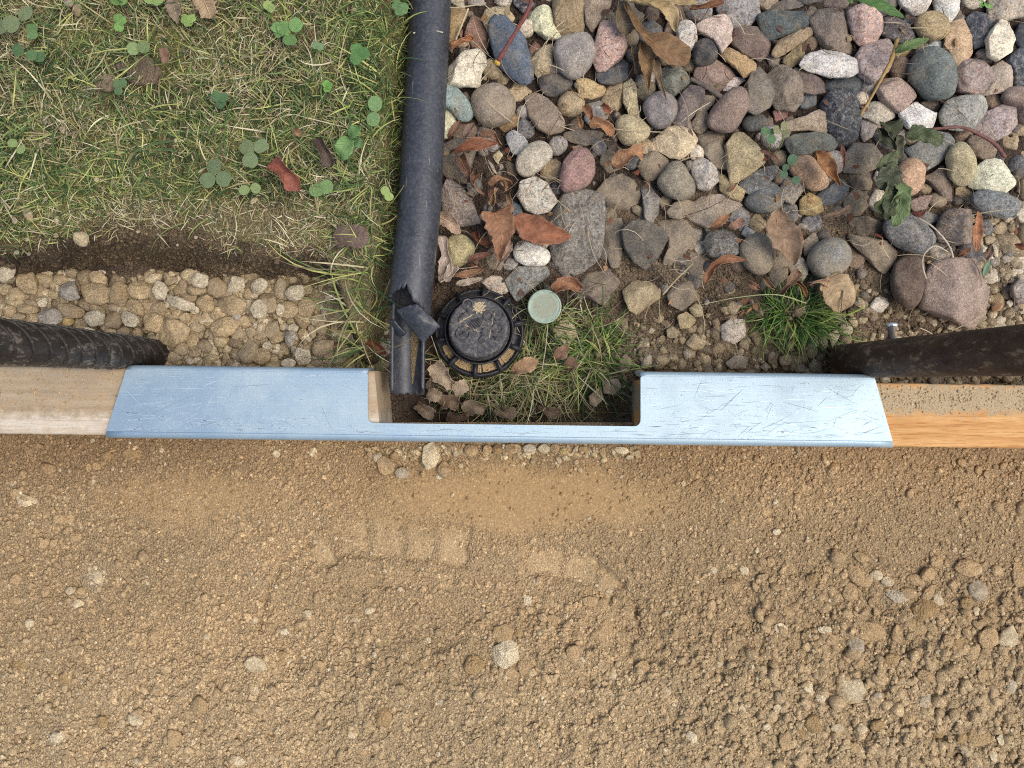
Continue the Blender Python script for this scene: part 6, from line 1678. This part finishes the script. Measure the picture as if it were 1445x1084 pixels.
L([(415, 181), (424, 193)], 9, '9a734f', 'tiny tan leaf scrap on the lawn', .056, .002, 'o', .2, .3, .2, group='dry leaves on the lawn')
L([(285, -6), (291, 8), (298, 26)], 22, 'a8906e', 'flat beige leaf at the top edge of the lawn', .056, .002, 'x', .1, .2, .2, group='dry leaves on the lawn')
L([(242, -4), (247, 16), (252, 34)], 18, '8c7c66', 'grey brown leaf at the top edge of the lawn, left of the beige one', .054, .002, 'o', .2, .3, .2, group='dry leaves on the lawn')
L([(231, 68), (234, 90)], 12, '8b6651', 'small reddish chip of bark lying on the lawn beside the soil clod', .058, .001, 'x', .1, .2, .2, cat='bark chip', group=None)
L([(470, 336), (495, 334), (522, 337)], 26, '6c5a4e', 'flat dark brown leaf at the lawn corner beside the pipe', .050, .002, 'x', .1, .2, .2, group='dry leaves on the lawn')
L([(517, 480), (530, 488), (545, 500)], 16, '7f4228', 'dark rust coloured leaf in the hollow left of the open channel', .018, .003, 'o', .4, .4, .4, group='dry leaves round the cover')
L([(722, 524), (742, 516), (760, 509)], 22, 'a5825c', 'tan pointed leaf in the grass right of the black cover', .022, .003, 'o', .25, .3, .3, group='dry leaves round the cover')
L([(782, 507), (792, 498), (802, 489)], 18, '89694f', 'brown pointed leaf in the grass below the green plug', .020, .002, 'o', .3, .3, .3, group='dry leaves round the cover')
L([(782, 411), (800, 400), (820, 407)], 24, 'a37352', 'crumpled orange brown leaf above right of the green plug', .026, .004, 'x', .4, .6, .5, group='dry leaves round the cover')
L([(611, 514), (624, 530), (640, 546)], 28, 'a8977f', 'pale dry crumpled leaf below left of the black cover', .020, .003, 'x', .3, .5, .4, group='dry leaves round the cover')
L([(640, 554), (650, 547), (660, 542)], 20, 'a9987d', 'small pale round leaf below the black cover', .020, .002, 'r', .2, .3, .2, group='dry leaves round the cover')
L([(604, 553), (612, 557), (622, 562)], 18, '928170', 'small grey brown leaf at the foot of the open channel', .014, .002, 'r', .2, .3, .2, group='dry leaves round the cover')
L([(800, 520), (812, 508)], 18, '7c5c48', 'dull brown leaf in the grass below the cream stone', .014, .002, 'r', .2, .3, .2, group='dry leaves round the cover')

for i, (sp, w, c, lab) in enumerate([
    ([(588, 572), (600, 580), (612, 584)], 18, '8a7660', 'dull leaf in the hollow under the open channel, lowest of the litter'),
    ([(622, 572), (634, 566), (648, 572)], 20, '7d6650', 'brown crumpled leaf in the litter below the black cover, left of two'),
    ([(655, 582), (668, 574), (684, 578)], 20, '8f7c66', 'beige crumpled leaf in the litter below the black cover, right of two'),
    ([(630, 588), (645, 590), (660, 586)], 14, '6a5240', 'dark brown leaf close behind the bracket strip, left one'),
    ([(700, 576), (712, 584), (728, 580)], 17, '83705c', 'greyish brown leaf under the grass of the cut-out'),
    ([(612, 532), (608, 542), (606, 550)], 14, '9a8870', 'small beige leaf right beside the open channel'),
    ([(760, 572), (775, 582), (790, 580)], 15, '6e5a48', 'dark brown leaf close behind the bracket strip, right one')]):
    L(sp, w, c, lab, .000, .003, 'x', .3, .5, .5, group='dry leaves round the cover')

# ------------------------------------------------------------------ twigs and stalks
def add_twig(name, pts, r0, r1, color, label, cat, z=0.034, lift=0.0, ends=None, group=None):
    p = catmull([(*q, 0) for q in pts], 26)
    t = np.linspace(0, 1, 26)
    zc = (z[0] + (z[1] - z[0]) * t if hasattr(z, '__len__') else z) + lift * np.sin(np.pi * t)
    f = S * (D - zc) / D
    c = np.stack([(p[:, 0] - CX) * f, (CY - p[:, 1]) * f, zc + 0 * t], -1)
    rad = np.linspace(r0, r1, 26) * pxm(0.03) * (1 + 0.12 * np.random.default_rng(int(pts[0][0])).normal(size=26))
    org = c[13].copy()
    V, F = tube_arrays(c - org, rad, 8)
    o = obj(name, make_mesh(name, V, F, MAT_TWIG), None, org, label, cat, group)
    o.color = (*hexlin(color), 1)
    if ends:
        V, F = tube_arrays(np.array([c[-1] - org, c[-1] - org + (c[-1] - c[-4]) * 0.6]), [rad[-1] * 1.35, rad[-1] * 1.7], 9)
        e = obj('broken_end', make_mesh('broken_end', V, F, MAT_TWIG), o); e.color = (*hexlin(ends), 1)
    return o
add_twig('twig', [(752, -8), (742, 21), (717, 62), (703, 86)], 2.2, 3.1, '74403a', 'straight red twig with a yellow broken end lying on the slate blue stone', 'twig', (.050, .036), 0, 'b5913f')
add_twig('stalk', [(1266, 56), (1258, 84), (1244, 111), (1228, 140), (1214, 163)], 3.0, 1.6, '9a7e4c', 'dry yellow stalk lying on the pinkish grey stones', 'stalk', .042, .002)
add_twig('root', [(1308, 184), (1330, 181), (1362, 181), (1402, 202), (1418, 222)], 2.0, 2.6, '704b43', 'long reddish root curving over the stones at right', 'root', .040, .002)
add_twig('stalk', [(1296, 308), (1317, 321), (1338, 345), (1345, 364)], 1.3, 1.5, 'b3a795', 'white thin stalk curving down to the large block', 'stalk', .034, .003)
add_twig('stalk', [(1338, 356), (1326, 349), (1316, 348), (1304, 359), (1302, 376), (1307, 394)], 1.0, 1.2, 'b0a490', 'white looped stalk round the dark brown oval stone', 'stalk', .034, .003)
add_twig('straw', [(661, 12), (652, 34), (643, 57)], 1.6, 1.3, 'ab9b7a', 'short upright straw beside the top of the pipe', 'straw', .036)
add_twig('twig', [(974, 111), (995, 122), (1018, 137)], 3.0, 3.6, '5e544b', 'dark rotten twig behind the pink brown oblong stone', 'twig', .030)
add_twig('straw', [(773, 458), (770, 490), (765, 521)], 0.8, 0.6, 'a89c82', 'pale straw lying over the lower edge of the green plug', 'straw', .030)
add_twig('straw', [(935, 416), (955, 394), (978, 372)], 1.2, 1.0, 'ab9b7a', 'thin straw slanting up on the soil slope', 'straw', .022)
add_twig('straw', [(583, 47), (604, 42), (625, 46)], 1.2, 0.9, 'b5aa90', 'pale grass straw lying across the pipe', 'straw', .0385, .001)
add_twig('straw', [(1190, 410), (1187, 440)], 1.0, 1.2, '8a7a62', 'dry stalk crossing the round tan leaf', 'straw', .030)
add_twig('twig', [(794, 1075), (803, 1068), (811, 1060)], 1.0, 1.4, '8b7a62', 'short thin twig in the sand at the bottom', 'twig', .005)
add_twig('stalk', [(990, 430), (1040, 420), (1095, 416), (1138, 428)], 0.5, 0.9, 'a0a074', 'long pale grass stalk lying above the grass tuft', 'stalk', .026, .003)

# ------------------------------------------------------------------ clovers and broad weeds
def leaflet_mesh(rad, heart, seed):
    nr, na = 5, 20
    th = np.linspace(0, 2 * np.pi, na, endpoint=False)
    V = [(0, 0, 0)]; C = [(0.5, 0.5, 0)]
    for i in range(1, nr + 1):
        q = i / nr
        for a in th:
            R = rad * q * (1 - heart * 0.28 * math.exp(-(a / 0.42) ** 2) - heart * 0.28 * math.exp(-((a - 6.2832) / 0.42) ** 2))
            x, y = R * math.cos(a) * 1.08, R * math.sin(a)
            V.append((x, y, 0.10 * abs(y) + 0.05 * rad * math.sin(3 * a + seed) * q - 0.10 * q * q * rad)); C.append((0.5 + 0.5 * q * math.cos(a), 0.5 + 0.5 * q * math.sin(a), 0))
    F3 = [(0, 1 + j, 1 + (j + 1) % na) for j in range(na)]
    F4 = grid_faces(nr, na, True)[:, ::-1] + 1
    return make_mesh('leaflet', np.array(V), [np.array(F3), F4], MAT_GREEN, np.array(C))
LFL = [leaflet_mesh(1.0, h, s) for h, s in ((0.9, 0), (0.5, 1), (0.15, 2))]
def clover(cx, cy, leaflets, col, label, z=0.055, heart=0, stem=None, group='clovers in the lawn', cat='clover', ground=None):
    """leaflets: (px, py, radius px) round the centre (cx, cy)"""
    e = thing('clover', P(cx, cy, z), label, cat, group)
    ex = np.array(P(cx, cy, z))
    for i, (lx, ly, lr) in enumerate(leaflets):
        p = np.array(P(lx, ly, z)) - ex
        o = obj('leaflet', LFL[heart], e, (p[0], p[1], 0.0006 * (i % 2) + 0.0004))
        ang = math.atan2(p[1], p[0])
        s = lr * 0.92 * pxm(z)
        o.scale = (s, s, s); o.rotation_euler = (random.uniform(-.25, .25), random.uniform(-.3, .1), ang)
        cc = np.array(hexlin(col)); cc = (cc * 0.62 + cc.mean() * 0.38 * np.array([1.15, 1.1, 0.7])) * random.uniform(1.05, 1.5); o.color = (*cc, 1)
    sx, sy = stem if stem else (cx + random.uniform(-6, 6), cy + random.uniform(4, 14))
    zg = ground if ground is not None else z - 0.012
    q = np.array(P(sx, sy, zg)) - ex
    pts = catmull([(0, 0, 0), (q[0] * .6, q[1] * .6, q[2] * .35), tuple(q)], 10)
    V, F = tube_arrays(pts, 0.00045, 6)
    st = obj('stem', make_mesh('stem', V, F, MAT_TWIG), e); st.color = (*hexlin('7d8a4c'), 1)
    return e
def T1(x, y): return (x / 3.6125, y / 3.6125)
def T2p(x, y): return (350 + x / 3.6125, y / 3.6125)
def cl(tile, c, ls, r, col, label, **kw):
    clover(*tile(*c), [(*tile(*q), r) for q in ls], col, label, **kw)
cl(T1, (1290, 778), [(1258, 752), (1335, 745), (1276, 820)], 12.0, '748c5c', 'largest clover in the lawn with three round leaflets, left of the red brown leaf')
cl(T1, (1098, 890), [(1094, 846), (1060, 922), (1142, 914)], 12.0, '6a8458', 'big dark clover just below left of the largest clover')
cl(T1, (85, 95), [(130, 70), (60, 126), (8, 140)], 12.5, '74875a', 'broad leaved clover in the top left corner of the lawn', heart=2)
cl(T1, (168, 160), [(165, 145), (170, 180)], 8, '5d8a4a', 'small two leaved clover under the top left clover')
cl(T1, (140, 278), [(90, 255), (165, 285), (205, 292)], 9, '4f7a48', 'dark clover at the left above the bare patch')
cl(T1, (708, 240), [(680, 250), (735, 243)], 9.5, '7d9a5a', 'pale two leaved clover above the soil clod', heart=1)
cl(T1, (962, 105), [(945, 100), (980, 98), (962, 118)], 7.5, '8db44e', 'bright light green heart shaped clover near the top')
cl(T1, (612, 115), [(605, 95), (628, 110), (608, 140)], 7.5, '6fa545', 'bright green clover left of the light green heart')
cl(T1, (600, 8), [(590, 0), (630, 6)], 8, '6a9c40', 'green clover cut by the top edge')
cl(T1, (790, -4), [(770, -8), (805, 0)], 10, '8fb350', 'light green leaf pair cut by the top edge', heart=2)
cl(T1, (1420, 145), [(1410, 140), (1440, 150), (1425, 165)], 9, '6aa050', 'green clover right of the beige leaf')
cl(T1, (1372, 35), [(1365, 28), (1385, 45)], 7, '93b453', 'yellowish green sprout near the top middle of the lawn')
cl(T1, (615, 435), [(600, 430), (630, 425), (605, 465)], 7, '5b8550', 'small clover below the soil clod')
cl(T1, (1120, 510), [(1105, 495), (1140, 500), (1125, 530)], 8, '4a7548', 'dark narrow clover in the middle of the lawn', heart=2)
cl(T1, (1280, 950), [(1245, 970), (1305, 962)], 8, '8aa55f', 'pale pointed leaf pair below the largest clover', heart=2)
cl(T1, (85, 740), [(65, 730), (110, 765)], 7, '8fae5c', 'pale green leaf pair at the left of the lawn', heart=2)
cl(T2p, (210, 165), [(183, 145), (246, 130), (214, 205)], 10.5, '649a4c', 'bright clover with three leaflets in the upper middle of the lawn')
cl(T2p, (565, 285), [(555, 255), (590, 275), (550, 300)], 9.5, '4f8a42', 'green clover left of the pipe', heart=1)
cl(T2p, (355, 237), [(345, 232), (370, 242)], 6, '6f9a68', 'tiny grey green clover between the two bright clovers')
cl(T2p, (408, 438), [(400, 430), (415, 440), (405, 455)], 6, '68b03c', 'tiny vivid green clover in the middle of the lawn')
cl(T2p, (645, 570), [(648, 530), (640, 610)], 11, '6c9a5a', 'two leaved clover beside the pipe', heart=2)
cl(T2p, (778, 42), [(760, 30), (795, 48), (775, 60)], 8, '5d8c50', 'clover beside the top of the pipe')
cl(T2p, (370, 965), [(350, 970), (400, 955)], 11, '6f9a55', 'flat green leaf pair at the lower lawn edge', heart=2)
cl(T2p, (712, 995), [(700, 975), (720, 1005)], 7, '9fbf5e', 'pale lime sprout beside the pipe at the lower lawn', heart=2)
def weed(name, leaves, center, z, label, cat, col, lift=0.004, crump=0.0012):
    e = thing(name, P(*center, z), label, cat)
    ex = Vector(P(*center, z))
    for sp, w, c, pr in leaves:
        o = add_leaf(sp, w, c, None, z, lift, pr, .2, .2, .3, green=True, parent=e, name='leaf', crump=crump)
        o.location = Vector(o.location) - ex
    return e
weed('plantain', [([T2p(515, 700), T2p(490, 760), T2p(470, 800)], 27, '6d9a4a', 'r'), ([T2p(515, 700), T2p(545, 665), T2p(560, 640)], 20, '5f8f42', 'o'), ([T2p(520, 720), T2p(560, 730), T2p(590, 745)], 15, '557f40', 'o')],
     T2p(515, 705), .058, 'shiny broad leaved plantain in the lawn beside the dark shrivelled leaf', 'weed', None)
weed('nettle', [([(1200, -8), (1232, 4), (1276, 25)], 20, '4c7a2e', 'o'), ([(1196, 0), (1205, 3)], 8, '558434', 'o')], (1200, -6), .046, 'green serrated weed leaf reaching in from the top edge over the stones', 'weed', None)
weed('weed_leaf', [([(1262, 74), (1285, 64), (1311, 55)], 15, '5f7d38', 'o')], (1262, 74), .044, 'olive green leaf lying beside the greenish grey stone', 'weed', None)
weed('seedling', [([(1388, 4), (1380, -4), (1376, -10)], 8, '6aa43e', 'o'), ([(1388, 4), (1394, 8), (1400, 12)], 8, '79b04a', 'o'), ([(1388, 4), (1383, 10)], 6, '6aa43e', 'o')], (1388, 4), .044, 'small bright green weed at the top edge near the right', 'weed', None)
weed('leaf_scrap', [([(1388, 390), (1391, 378), (1396, 368)], 9, '6f9a74', 'o')], (1388, 388), .026, 'tiny green leaf scrap right of the large block', 'weed', None)
W4 = lambda x, y: (1200 + x / 5.89, 140 + y / 5.89)
weed('wilted_weed', [([W4(300, 200), W4(340, 240), W4(400, 300)], 30, '474c2e', 'x'), ([W4(250, 240), W4(300, 330), W4(400, 380)], 22, '3e4129', 'x'), ([W4(460, 300), W4(560, 290), W4(680, 320), W4(750, 370)], 22, '4f5a30', 'x'),
     ([W4(400, 480), W4(320, 520), W4(230, 600)], 20, '5d683e', 'x'), ([W4(400, 590), W4(310, 650), W4(250, 760)], 30, '4a4e36', 'x'), ([W4(390, 690), W4(330, 800), W4(230, 960)], 26, '56602f', 'x'),
     ([W4(350, 760), W4(310, 880), W4(320, 1000)], 20, '454c2e', 'x'), ([W4(420, 700), W4(420, 850), W4(370, 1060)], 24, '647c40', 'x'), ([W4(420, 780), W4(460, 870), W4(480, 930)], 14, '5c6a38', 'x'), ([W4(400, 300), W4(410, 400), W4(405, 500)], 12, '59553c', 'x')],
     W4(400, 480), .042, 'wilted green weed with crumpled drooping leaves lying over the stones', 'weed', None, 0.003, 0.0034)
Z3p = lambda x, y: (1000 + x / 7.225, 140 + y / 7.225)
e = clover(*Z3p(610, 380), [(*Z3p(572, 328), 6.5), (*Z3p(632, 412), 7.0), (*Z3p(640, 335), 5)], '5d9060', 'clover seedling with tall stems among the stones', .044, 2, Z3p(602, 560), None, ground=.020)
e2 = clover(*Z3p(745, 320), [(*Z3p(695, 315), 7), (*Z3p(770, 275), 6.5), (*Z3p(795, 345), 6.5)], '8a8a60', 'fading brownish clover right of the clover seedling', .046, 0, Z3p(712, 520), None, ground=.020)
clover(*Z3p(770, 720), [(*Z3p(765, 768), 6), (*Z3p(780, 700), 5), (*Z3p(890, 825), 6), (*Z3p(850, 620), 8)], '4f7a5c', 'low dark green clover between the tan orange and dark pointed stones', .034, 2, Z3p(770, 760), None, ground=.022)

# ------------------------------------------------------------------ soil clod on the lawn
def clod(name, cx, cy, w, h, z, label, col):
    poly = ell_poly(cx, cy, w, h, 10, 'S', int(cx))
    o = add_stone(name, poly, z, 'S', MAT_CLOD, col, label, 'clod', 'soil clods on the lawn', 0.35)
    return o
clod('soil_clod', 203, 100, 46, 42, .051, 'big crumbly soil clod lying in the lawn', '6b5b48')
clod('soil_clod', 172, 94, 14, 14, .050, 'small soil crumb left of the big clod', '65564a')
clod('soil_clod', 150, 118, 34, 24, .050, 'flat soil clod below left of the big clod', '7a6a54')
LAWNP = [(38, 300, 13, 16, 0, 'S', 'w'), (40, 306, 11, 11, 0, 'R', 't'), (114, 337, 20, 20, 20, 'S', 'w'), (20, 312, 9, 9, 0, 'R', 'w'), (79, 311, 7, 7, 0, 'R', 'w'), (136, 253, 7, 8, 0, 'A', 'w'), (60, 249, 8, 8, 0, 'A', 'w'), (23, 356, 7, 7, 0, 'R', 'g'), (40, 358, 6, 6, 0, 'R', 'w'), (38, 338, 6, 6, 0, 'R', 'w'),
         (78, 332, 7, 7, 0, 'R', 't'), (194, 327, 6, 5, 0, 'R', 'w'), (276, 335, 5, 5, 0, 'R', 'w'), (250, 346, 4, 4, 0, 'R', 'w'), (358, 283, 13, 8, 20, 'A', 'w'), (247, 198, 6, 7, 0, 'A', 'w'), (88, 183, 7, 10, 0, 'A', 'w'), (108, 14, 14, 18, 0, 'S', 't'), (97, 4, 14, 10, 0, 'S', 'g')]
LM = [(203, 100, 'the big soil clod'), (60, 250, 'the bare grass at left'), (114, 360, 'the lawn edge'), (304, 247, 'the big dark clover'), (400, 245, 'the red brown leaf'), (36, 20, 'the top left clover')]
for (x, y, w, h, a, k, c), lab in zip(LAWNP, pebble_labels(LAWNP, LM, 'pebble', ' on the lawn')):
    zb = float(lawn_z(np.array([float(x)]), np.array([float(y)]))[0]) + 0.006
    add_stone('pebble', ell_poly(x, y, w, h, a, k, int(x * 3 + y)), zb - 0.002, 'A', MAT_DUSTY, {'w': 'b8aa88', 't': 'a8946e', 'g': 'a09682'}[c], lab, 'pebble', 'pebbles on the lawn')

# ------------------------------------------------------------------ grass
def blades(name, px, py, zf, length, width, elev, cols, dirs, kind='stuff', droop=0.9, bend=0.5, label=None, cat=None, group=None, zoff=0.0):
    n = len(px)
    z = zf(px, py) + zoff
    f = S * (D - z) / D
    b = np.stack([(px - CX) * f, (CY - py) * f, z], -1)
    Lm = length * S * 0.93; wm = width * S * 0.5 * 0.93
    lev = 6
    t = np.linspace(0, 1, lev)
    el = elev[:, None] * (1 - droop * t[None, :])
    az = dirs[:, None] + bend * rng.normal(size=(n, 1)) * t[None, :] ** 1.3
    st = Lm[:, None] / (lev - 1)
    dx = np.cos(el) * np.cos(az) * st; dy = np.cos(el) * np.sin(az) * st; dz = np.sin(el) * st
    X = np.concatenate([np.zeros((n, 1)), np.cumsum(dx[:, :-1], 1)], 1); Y = np.concatenate([np.zeros((n, 1)), np.cumsum(dy[:, :-1], 1)], 1); Z = np.concatenate([np.zeros((n, 1)), np.cumsum(dz[:, :-1], 1)], 1)
    c = b[:, None, :] + np.stack([X, Y, Z], -1)
    roll = rng.uniform(-0.8, 0.8, (n, 1))
    sx = -np.sin(az) * np.cos(roll); sy = np.cos(az) * np.cos(roll); sz = np.sin(roll) * np.ones_like(az)
    prof = np.array([0.8, 1.0, 0.95, 0.8, 0.5, 0.06])
    s = np.stack([sx, sy, sz], -1) * (wm[:, None] * prof[None, :])[..., None]
    V = np.stack([c - s, c + s], 2).reshape(-1, 3)
    base = (np.arange(n) * lev * 2)[:, None, None]
    q = np.array([[2 * i, 2 * i + 1, 2 * i + 3, 2 * i + 2] for i in range(lev - 1)])[None]
    F = (base + q).reshape(-1, 4)
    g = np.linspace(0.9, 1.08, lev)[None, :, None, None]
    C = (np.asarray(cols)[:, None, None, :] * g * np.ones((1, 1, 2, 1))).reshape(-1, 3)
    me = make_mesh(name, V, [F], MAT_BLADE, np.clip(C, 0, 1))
    return obj(name, me, None, None, label, cat, group, kind)

GREEN = ['50693a', '6e844a', '96a05a', '384c2a', 'b8b86e']
STRAW = ['c0b48e', 'd2c8a6', '9c8f6a', 'aca06e', '7a6e52']
def mix_cols(n, pg, px, py):
    g = pick_colors(n, GREEN, [3, 3, 2, 2, 1.5], .2); s = pick_colors(n, STRAW, [3, 2, 2, 2, 2], .2)
    m = rng.random(n) < pg
    return np.where(m[:, None], g, s)
def lawn_pg(px, py):
    p = 0.60 + 0.45 * fbm(px, py, 90, 3, 201)
    p = p - 0.22 * np.exp(-(((px - 400) / 90) ** 2 + ((py - 100) / 60) ** 2)) - 0.22 * np.exp(-(((px - 250) / 140) ** 2 + ((py - 320) / 40) ** 2)) + 0.35 * np.exp(-((px - 545) / 45) ** 2)
    p = p - 0.35 * smooth(268, 300, py) * smooth(120, 200, px) * smooth(480, 430, px)
    return np.clip(p, 0.15, 0.95)
# short dense undergrowth
n = 46000
gx = rng.uniform(-60, 582, n); gy = rng.uniform(-60, 545, n)
d = gy - lawn_edge(gx)
keep = (gx < 580 - 0.072 * gy) & (d < 2 + 10 * rng.random(n)) & (rng.random(n) < np.clip(0.75 + 0.6 * fbm(gx, gy, 45, 3, 211) - 0.85 * np.exp(-(((gx - 185) / 34) ** 2 + ((gy - 104) / 20) ** 2)) - 0.7 * smooth(-22, 4, d) * smooth(95, 130, gx) * smooth(320, 270, gx) - 0.6 * smooth(345, 380, gy) - 0.3 * smooth(268, 300, gy) * smooth(120, 200, gx) * smooth(480, 430, gx), 0.03, 1))
gx, gy = gx[keep], gy[keep]; n = len(gx)
blades('grass', gx, gy, lawn_z, rng.gamma(4, 3.0, n) + 5, rng.uniform(0.9, 1.7, n), rng.uniform(0.25, 1.2, n), mix_cols(n, lawn_pg(gx, gy) - 0.12, gx, gy), rng.uniform(0, 6.283, n), zoff=-0.001)
# longer blades on top
n = 5200
gx = rng.uniform(-60, 580, n); gy = rng.uniform(-60, 530, n)
d = gy - lawn_edge(gx)
keep = (gx < 577 - 0.072 * gy) & (d < 0) & (rng.random(n) < np.clip(0.55 + 0.9 * fbm(gx, gy, 60, 3, 212) + 0.4 * np.exp(-((gx - 530) / 60) ** 2) - 0.5 * smooth(-22, 4, d) * smooth(95, 130, gx) * smooth(320, 270, gx) - 0.45 * smooth(270, 300, gy) * smooth(480, 430, gx) - 0.5 * smooth(345, 380, gy), 0.03, 1))
gx, gy = gx[keep], gy[keep]; n = len(gx)
dirs = rng.uniform(0, 6.283, n)
tuft = vnoise(gx / 22, gy / 22, 221) * 12.566
dirs = np.where(rng.random(n) < 0.5, tuft, dirs)
blades('grass', gx, gy, lawn_z, rng.gamma(5, 6.0, n) + 12, rng.uniform(1.2, 2.4, n), rng.uniform(0.3, 0.95, n), mix_cols(n, lawn_pg(gx, gy) + 0.10, gx, gy), dirs, droop=1.1, bend=0.6)
# fringe hanging over the trench and the strip next to the pipe
n = 110
gx = rng.uniform(480, 548, n); gy = rng.uniform(360, 500, n)
blades('grass', gx, gy, lawn_z, rng.gamma(6, 9, n) + 20, rng.uniform(1.3, 2.8, n), rng.uniform(0.2, 0.8, n), mix_cols(n, np.full(n, 0.6), gx, gy), rng.normal(2.9, 1.3, n), droop=1.2, bend=0.7)
# the hollow behind the bracket's cut-out
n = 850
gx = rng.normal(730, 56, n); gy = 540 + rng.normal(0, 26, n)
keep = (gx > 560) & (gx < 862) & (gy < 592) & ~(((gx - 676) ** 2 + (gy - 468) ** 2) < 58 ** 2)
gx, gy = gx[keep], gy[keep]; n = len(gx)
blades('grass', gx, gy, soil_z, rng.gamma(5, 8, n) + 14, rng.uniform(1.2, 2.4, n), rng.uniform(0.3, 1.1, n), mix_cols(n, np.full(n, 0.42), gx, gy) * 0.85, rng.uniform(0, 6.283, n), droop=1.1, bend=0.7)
n = 260
gx = rng.uniform(735, 850, n); gy = rng.uniform(440, 540, n)
blades('grass', gx, gy, soil_z, rng.gamma(6, 8, n) + 18, rng.uniform(1.2, 2.2, n), rng.uniform(0.4, 1.1, n), mix_cols(n, np.full(n, 0.75), gx, gy), rng.uniform(0, 6.283, n), droop=1.0, bend=0.6)
# dry roots and fibres between the stones
n = 900
gx = rng.uniform(620, 1445, n); gy = rng.uniform(0, 470, n)
keep = rng.random(n) < 0.35 + 0.65 * np.exp(-(((gx - 760) / 170) ** 2 + ((gy - 230) / 180) ** 2))
gx, gy = gx[keep], gy[keep]; n = len(gx)
blades('root_fibres', gx, gy, soil_z, rng.gamma(4, 8, n) + 10, rng.uniform(0.7, 1.5, n), rng.uniform(0.0, 0.5, n), pick_colors(n, ['9a876a', 'b8a88a', '77634c', '594a3a'], [2, 3, 2, 1]), rng.uniform(0, 6.283, n), droop=1.2, bend=1.3, zoff=0.012)

# crumbled leaf bits lying in the gaps between the stones
n = 420
gx = rng.uniform(615, 1445, n); gy = rng.uniform(0, 440, n)
keep = rng.random(n) < 0.25 + 0.75 * np.maximum(np.exp(-(((gx - 700) / 90) ** 2 + ((gy - 290) / 120) ** 2)), np.exp(-(((gx - 1090) / 120) ** 2 + ((gy - 350) / 70) ** 2)))
gx, gy = gx[keep], gy[keep]; n = len(gx)
blades('leaf_litter', gx, gy, soil_z, rng.uniform(5, 16, n), rng.uniform(4, 9, n), rng.uniform(0.0, 0.6, n), pick_colors(n, ['8a6248', 'a07a54', '6a4f3e', '9c8868', '7a4a34'], [2, 2, 2, 2, 1]), rng.uniform(0, 6.283, n), droop=1.5, bend=0.5, zoff=0.008)

def tuft(cx, cy, n, sx, sy, lo, hi, label, pg=0.9):
    gx = rng.normal(cx, sx, n); gy = rng.normal(cy, sy, n)
    ang = np.arctan2(-(gy - cy) / sy, (gx - cx) / sx) + rng.normal(0, 0.9, n)
    o = blades('grass_tuft', gx, gy, soil_z, rng.uniform(lo, hi, n), rng.uniform(1.3, 2.3, n), rng.uniform(0.35, 1.25, n), mix_cols(n, np.full(n, pg), gx, gy) * np.array([0.75, 0.95, 0.7]), ang, None, 0.9, 0.4, label, 'grass tuft', None, 0.0)
    return o
tuft(1120, 446, 400, 24, 13, 18, 70, 'dense green grass tuft on the soil slope above the bracket')
tuft(846, 500, 100, 13, 20, 25, 80, 'upright green grass tuft at the right edge of the cut-out')
tuft(514, 486, 34, 8, 16, 35, 105, 'long bladed grass clump at the corner between trench and pipe', 0.65)
